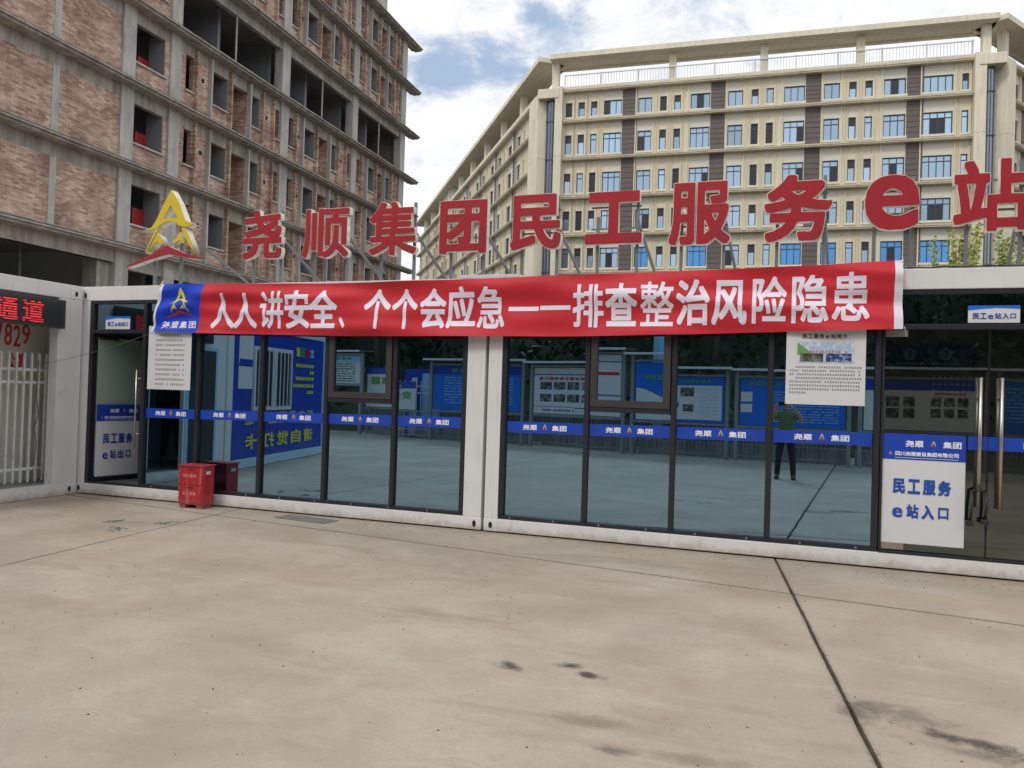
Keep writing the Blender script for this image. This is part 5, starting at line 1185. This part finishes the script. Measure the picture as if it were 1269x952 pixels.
def bush_place(r, n):
    x = r.uniform(-36, 26, n); y = -9.8 - r.uniform(0, 1, n) ** .8 * 26; z = np.array([hz(a, c) for a, c in zip(x, y)]) + r.uniform(0, .9, n); q = np.array([mn.noise(Vector((a * .3, c * .3, 7))) for a, c in zip(x, y)]); return np.column_stack([x, y, z])[(q > -.15) | (x > -8)]
me = leaves(24000, bush_place, .24, 9); me.materials.append(M['leaf_dark']); link('undergrowth', me, kind='stuff')
# yellow green plants behind the roof, right edge
def shoot_place(w, h):
    def f(r, n):
        m = 9; bx_ = r.uniform(-w, w, m); k = r.randint(0, m, n); q = r.uniform(.25, 1, n); lean = r.uniform(-.5, .5, m)
        return np.column_stack([bx_[k] * .5 + lean[k] * q ** 2 + r.normal(0, .10, n) * (1.3 - q), r.normal(0, .18, n), q * h * r.uniform(.8, 1.02, m)[k]])
    return f
for i, (px_, pt, w) in enumerate(((1186, 282, .17), (1254, 278, .28))):
    r_ = Rw @ Vector((px_ - 634.5, -(pt - 476.0), -f_px)); k = 17.0 / r_.y
    t = thing('bamboo_clump', ('narrow yellow green bamboo rising behind the cabin roof under the last sign character', 'wider yellow green bamboo behind the cabin roof at the right edge')[i], 'bamboo', (r_.x * k, 17, 0), group='bamboo behind the entrance cabin'); h = 1.6 + r_.z * k
    me = leaves(5200, shoot_place(w, h), .045, 20 + i); me.materials.append(M['leaf_yellow']); link('foliage', me, t)
    for j in range(5): b = MB(); x = (j - 2) * w * .3; b.tube([(x * .5, 0, 0), (x * .7, .02, h * .5), (x * 1.3, 0, h * .93)], [.02, .016, .006], 6); obj('cane', b, 'leaf_yellow', t, smooth=True)

# ================================================================== PEOPLE
def person(name, label, loc, rot, joints, clothes):
    """joints: dict of limb polylines with radii, skinned into one body surface per garment region"""
    t = thing(name, label, 'person', loc, rot)
    for nm_, m, chains in clothes:
        me = bpy.data.meshes.new(nm_); vs_, es, rs = [], [], []
        idx = {}
        for ch in chains:
            prev = None
            for (p, r) in ch:
                key = tuple(round(c, 4) for c in p)
                if key not in idx: idx[key] = len(vs_); vs_.append(p); rs.append(r)
                if prev is not None and prev != idx[key]: es.append((prev, idx[key]))
                prev = idx[key]
        me.from_pydata(vs_, es, []); o = bpy.data.objects.new(nm_, me); COL.objects.link(o)
        sk = o.modifiers.new('s', 'SKIN'); sub = o.modifiers.new('u', 'SUBSURF'); sub.levels = 2; sub.render_levels = 2
        for i, r in enumerate(rs):
            rr_ = r if isinstance(r, tuple) else (r, r); me.skin_vertices[0].data[i].radius = rr_
        me.skin_vertices[0].data[0].use_root = True
        m2 = bpy.data.meshes.new_from_object(o.evaluated_get(bpy.context.evaluated_depsgraph_get())); bpy.data.objects.remove(o); m2.shade_smooth(); m2.materials.clear(); m2.materials.append(M[m]); m2.name = nm_
        link(nm_, m2, t)
    return t
def head(t, x, y, z, s=1.0, yaw=0, body=None):
    mx = T(x, y, z) @ Matrix.Rotation(yaw, 4, 'Z')
    bm = bmesh.new(); bmesh.ops.create_uvsphere(bm, u_segments=24, v_segments=18, radius=1)
    for v in bm.verts:
        c = v.co; k = 1 - .22 * max(0, -c.z) - .10 * max(0, -c.z) * (c.y < 0)
        c.x *= .076 * s * k; c.y *= .096 * s * (1 - .08 * max(0, -c.z)); c.z *= .118 * s
        if abs(c.x) < .02 * s and c.y > .06 * s and -.03 * s < c.z < .02 * s: c.y += .022 * s
        if c.y > .05 * s and .012 * s < c.z < .032 * s and .02 * s < abs(c.x) < .045 * s: c.y -= .010 * s
    for sx in (-1, 1): bmesh.ops.create_uvsphere(bm, u_segments=8, v_segments=6, radius=.02 * s, matrix=T(sx * .076 * s, 0, -.005 * s) @ Matrix.Diagonal((.5, .9, 1.5, 1)))
    me = bpy.data.meshes.new('head'); bm.to_mesh(me); bm.free(); me.shade_smooth(); me.materials.append(M['skin']); h = link('head', me, t, mx)
    bm = bmesh.new(); bmesh.ops.create_uvsphere(bm, u_segments=20, v_segments=14, radius=1)
    bmesh.ops.delete(bm, geom=[v for v in bm.verts if v.co.z < -.15 or (v.co.y > .45 and v.co.z < .45)], context='VERTS')
    for v in bm.verts: v.co = (v.co.x * .082 * s, v.co.y * .102 * s - .004, v.co.z * .125 * s)
    me = bpy.data.meshes.new('hair'); bm.to_mesh(me); bm.free(); me.shade_smooth(); me.materials.append(M['hair']); link('hair', me, h)
    b = MB()
    for sx in (-1, 1): b.tube([(sx * .032 * s, .084 * s, .018 * s), (sx * .032 * s, .088 * s, .018 * s)], .010 * s, 8)
    obj('eye', b, 'hair', h)
    b = MB(); b.box(-.022 * s, .022 * s, .078 * s, .089 * s, -.052 * s, -.044 * s); obj('mouth', b, 'ink_red', h)
def hand_chains(wx, wy, wz, dx, dz, sgn):
    """palm then five fingers curling round the phone edge"""
    out_ = [[((wx, wy, wz), (.026, .02)), ((wx + dx * .5, wy + .03, wz + dz * .5), (.036, .018)), ((wx + dx, wy + .05, wz + dz), (.036, .016))]]
    for i, (o_, ln) in enumerate(((.032, .055), (.011, .062), (-.011, .058), (-.032, .045))):
        p = (wx + dx * 1.1, wy + .055, wz + dz + o_); out_.append([(p, .009), ((p[0] + sgn * .006, p[1] + ln * .55, p[2] + .004), .0085), ((p[0] - sgn * .016, p[1] + ln * .8, p[2] + .004), .0075)])
    out_.append([((wx + dx * .6, wy + .02, wz + dz * .6 - .02), .011), ((wx + dx * .8 - sgn * .02, wy + .03, wz + dz - .03), .010), ((wx + dx - sgn * .045, wy + .05, wz + dz - .018), .009)])
    return out_
# photographer: stands right behind the camera, both hands up holding a phone
PX, PY = .10, -.52
legs = [[((0, 0, .95), (.15, .11)), ((-.09, 0, .88), (.095, .10)), ((-.13, .01, .50), (.065, .07)), ((-.16, -.03, .12), (.058, .062)), ((-.165, -.03, .07), (.055, .06))],
        [((0, 0, .95), (.15, .11)), ((.09, 0, .88), (.095, .10)), ((.14, .02, .50), (.065, .07)), ((.17, .02, .12), (.058, .062)), ((.175, .02, .07), (.055, .06))]]
shirt = [[((0, 0, .92), (.165, .115)), ((0, 0, 1.10), (.165, .115)), ((0, .01, 1.30), (.18, .12)), ((0, 0, 1.43), (.13, .09)), ((0, 0, 1.48), (.062, .06))],
         [((0, 0, 1.43), (.13, .09)), ((-.17, 0, 1.40), (.07, .07)), ((-.25, .08, 1.28), (.066, .066))], [((0, 0, 1.43), (.13, .09)), ((.17, 0, 1.40), (.07, .07)), ((.25, .08, 1.28), (.066, .066))]]
arm = lambda s: [[((s * .245, .075, 1.285), .048), ((s * .30, .14, 1.22), .045), ((s * .27, .27, 1.36), .038), ((s * .17 - .04, .40, 1.53), .027)]] + [[((s * .17 - .04, .40, 1.53), .027), ((s * .145 - .06, .435, 1.56), (.034, .02)), ((s * .12 - .08, .455, 1.585), (.034, .018))]] + hand_fingers(s)
def hand_fingers(s):
    o = []; bx0 = s * .12 - .08
    for i, (dz_, ln) in enumerate(((.034, .030), (.012, .034), (-.010, .032), (-.030, .024))):
        o.append([((bx0, .455, 1.585), (.034, .018)), ((bx0 - s * .004, .482, 1.59 + dz_), .0085), ((bx0 - s * .018, .494, 1.592 + dz_), .0075), ((bx0 - s * .018 - s * ln, .497, 1.592 + dz_), .0068)])
    o.append([((s * .145 - .06, .435, 1.56), (.034, .02)), ((bx0 - s * .022, .445, 1.555), .010), ((bx0 - s * .05, .462, 1.57), .0085)])
    return o
neck = [[((0, 0, 1.44), .055), ((0, .02, 1.54), .052), ((0, .03, 1.60), .055)]]
P = person('person', 'person in an olive shirt and black trousers holding up a phone, facing the glass', (PX, PY, 0), 0, None,
           [('trousers', 'cloth_black', legs), ('shirt', 'cloth_green', shirt), ('neck', 'skin', neck), ('arm', 'skin', arm(-1)), ('arm', 'skin', arm(1))])
head(P, 0, .04, 1.625)
for x, y, a in ((-.165, .03, .25), (.175, .08, -.2)):
    bm = bmesh.new(); bmesh.ops.create_uvsphere(bm, u_segments=16, v_segments=10, radius=1)
    for v in bm.verts: v.co = (v.co.x * .048 * (1 + .15 * v.co.y), v.co.y * .135, max(-.045, v.co.z * (.05 if v.co.y > .2 else .075)) + .045)
    me = bpy.data.meshes.new('shoe'); bm.to_mesh(me); bm.free(); me.shade_smooth(); me.materials.append(M['shoe']); link('shoe', me, P, T(x, y, 0) @ Matrix.Rotation(a, 4, 'Z'))
t = thing('phone', 'black phone held sideways in both hands of the person in the olive shirt', 'phone', (.015, -.020, 1.6))
b = MB(); b.box(-.078, .078, -.005, .004, -.037, .037); obj('body', b, 'phone', t, bevel=.002)
# second person standing in the passage, dark clothes
legs2 = [[((0, 0, .95), (.15, .11)), ((-.09, 0, .88), (.095, .10)), ((-.11, .01, .50), (.066, .07)), ((-.13, 0, .08), (.055, .06))], [((0, 0, .95), (.15, .11)), ((.09, 0, .88), (.095, .10)), ((.12, .03, .50), (.066, .07)), ((.15, .03, .08), (.055, .06))]]
coat = [[((0, 0, .86), (.17, .12)), ((0, 0, 1.10), (.165, .12)), ((0, .01, 1.32), (.185, .125)), ((0, 0, 1.45), (.13, .09)), ((0, 0, 1.50), (.06, .06))],
        [((0, 0, 1.45), (.13, .09)), ((-.18, 0, 1.42), (.07, .07)), ((-.25, .0, 1.16), (.055, .055)), ((-.24, .06, .92), (.042, .042))], [((0, 0, 1.45), (.13, .09)), ((.18, 0, 1.42), (.07, .07)), ((.25, .0, 1.16), (.055, .055)), ((.24, .06, .92), (.042, .042))]]
def low_hand(s): 
    o = [[((s * .24, .06, .925), .03), ((s * .24, .075, .86), (.018, .036)), ((s * .24, .08, .82), (.016, .036))]]
    for i, dy in enumerate((-.03, -.01, .012, .032)): o.append([((s * .24, .08, .82), (.016, .036)), ((s * .238, .08 + dy, .775), .009), ((s * .228, .085 + dy, .735 + .008 * abs(i - 1.5)), .0075)])
    o.append([((s * .24, .075, .86), (.018, .036)), ((s * .232, .12, .825), .010), ((s * .225, .13, .79), .0085)]); return o
P2 = person('person', 'person in dark clothes standing in shade, reflected behind the tall notice of ten lines', (-10.45, 5.62, .17), math.radians(-60), None,
            [('trousers', 'cloth_black', legs2), ('jacket', 'cloth_dark', coat), ('neck', 'skin', [[((0, 0, 1.46), .055), ((0, .01, 1.58), .052)]]), ('hand', 'skin', low_hand(-1)), ('hand', 'skin', low_hand(1))])
head(P2, 0, .02, 1.65)
for x, y in ((-.13, .05), (.15, .08)):
    bm = bmesh.new(); bmesh.ops.create_uvsphere(bm, u_segments=16, v_segments=10, radius=1)
    for v in bm.verts: v.co = (v.co.x * .048, v.co.y * .135, max(-.045, v.co.z * (.05 if v.co.y > .2 else .075)) + .045)
    me = bpy.data.meshes.new('shoe'); bm.to_mesh(me); bm.free(); me.shade_smooth(); me.materials.append(M['shoe_pale']); link('shoe', me, P2, T(x, y, 0))
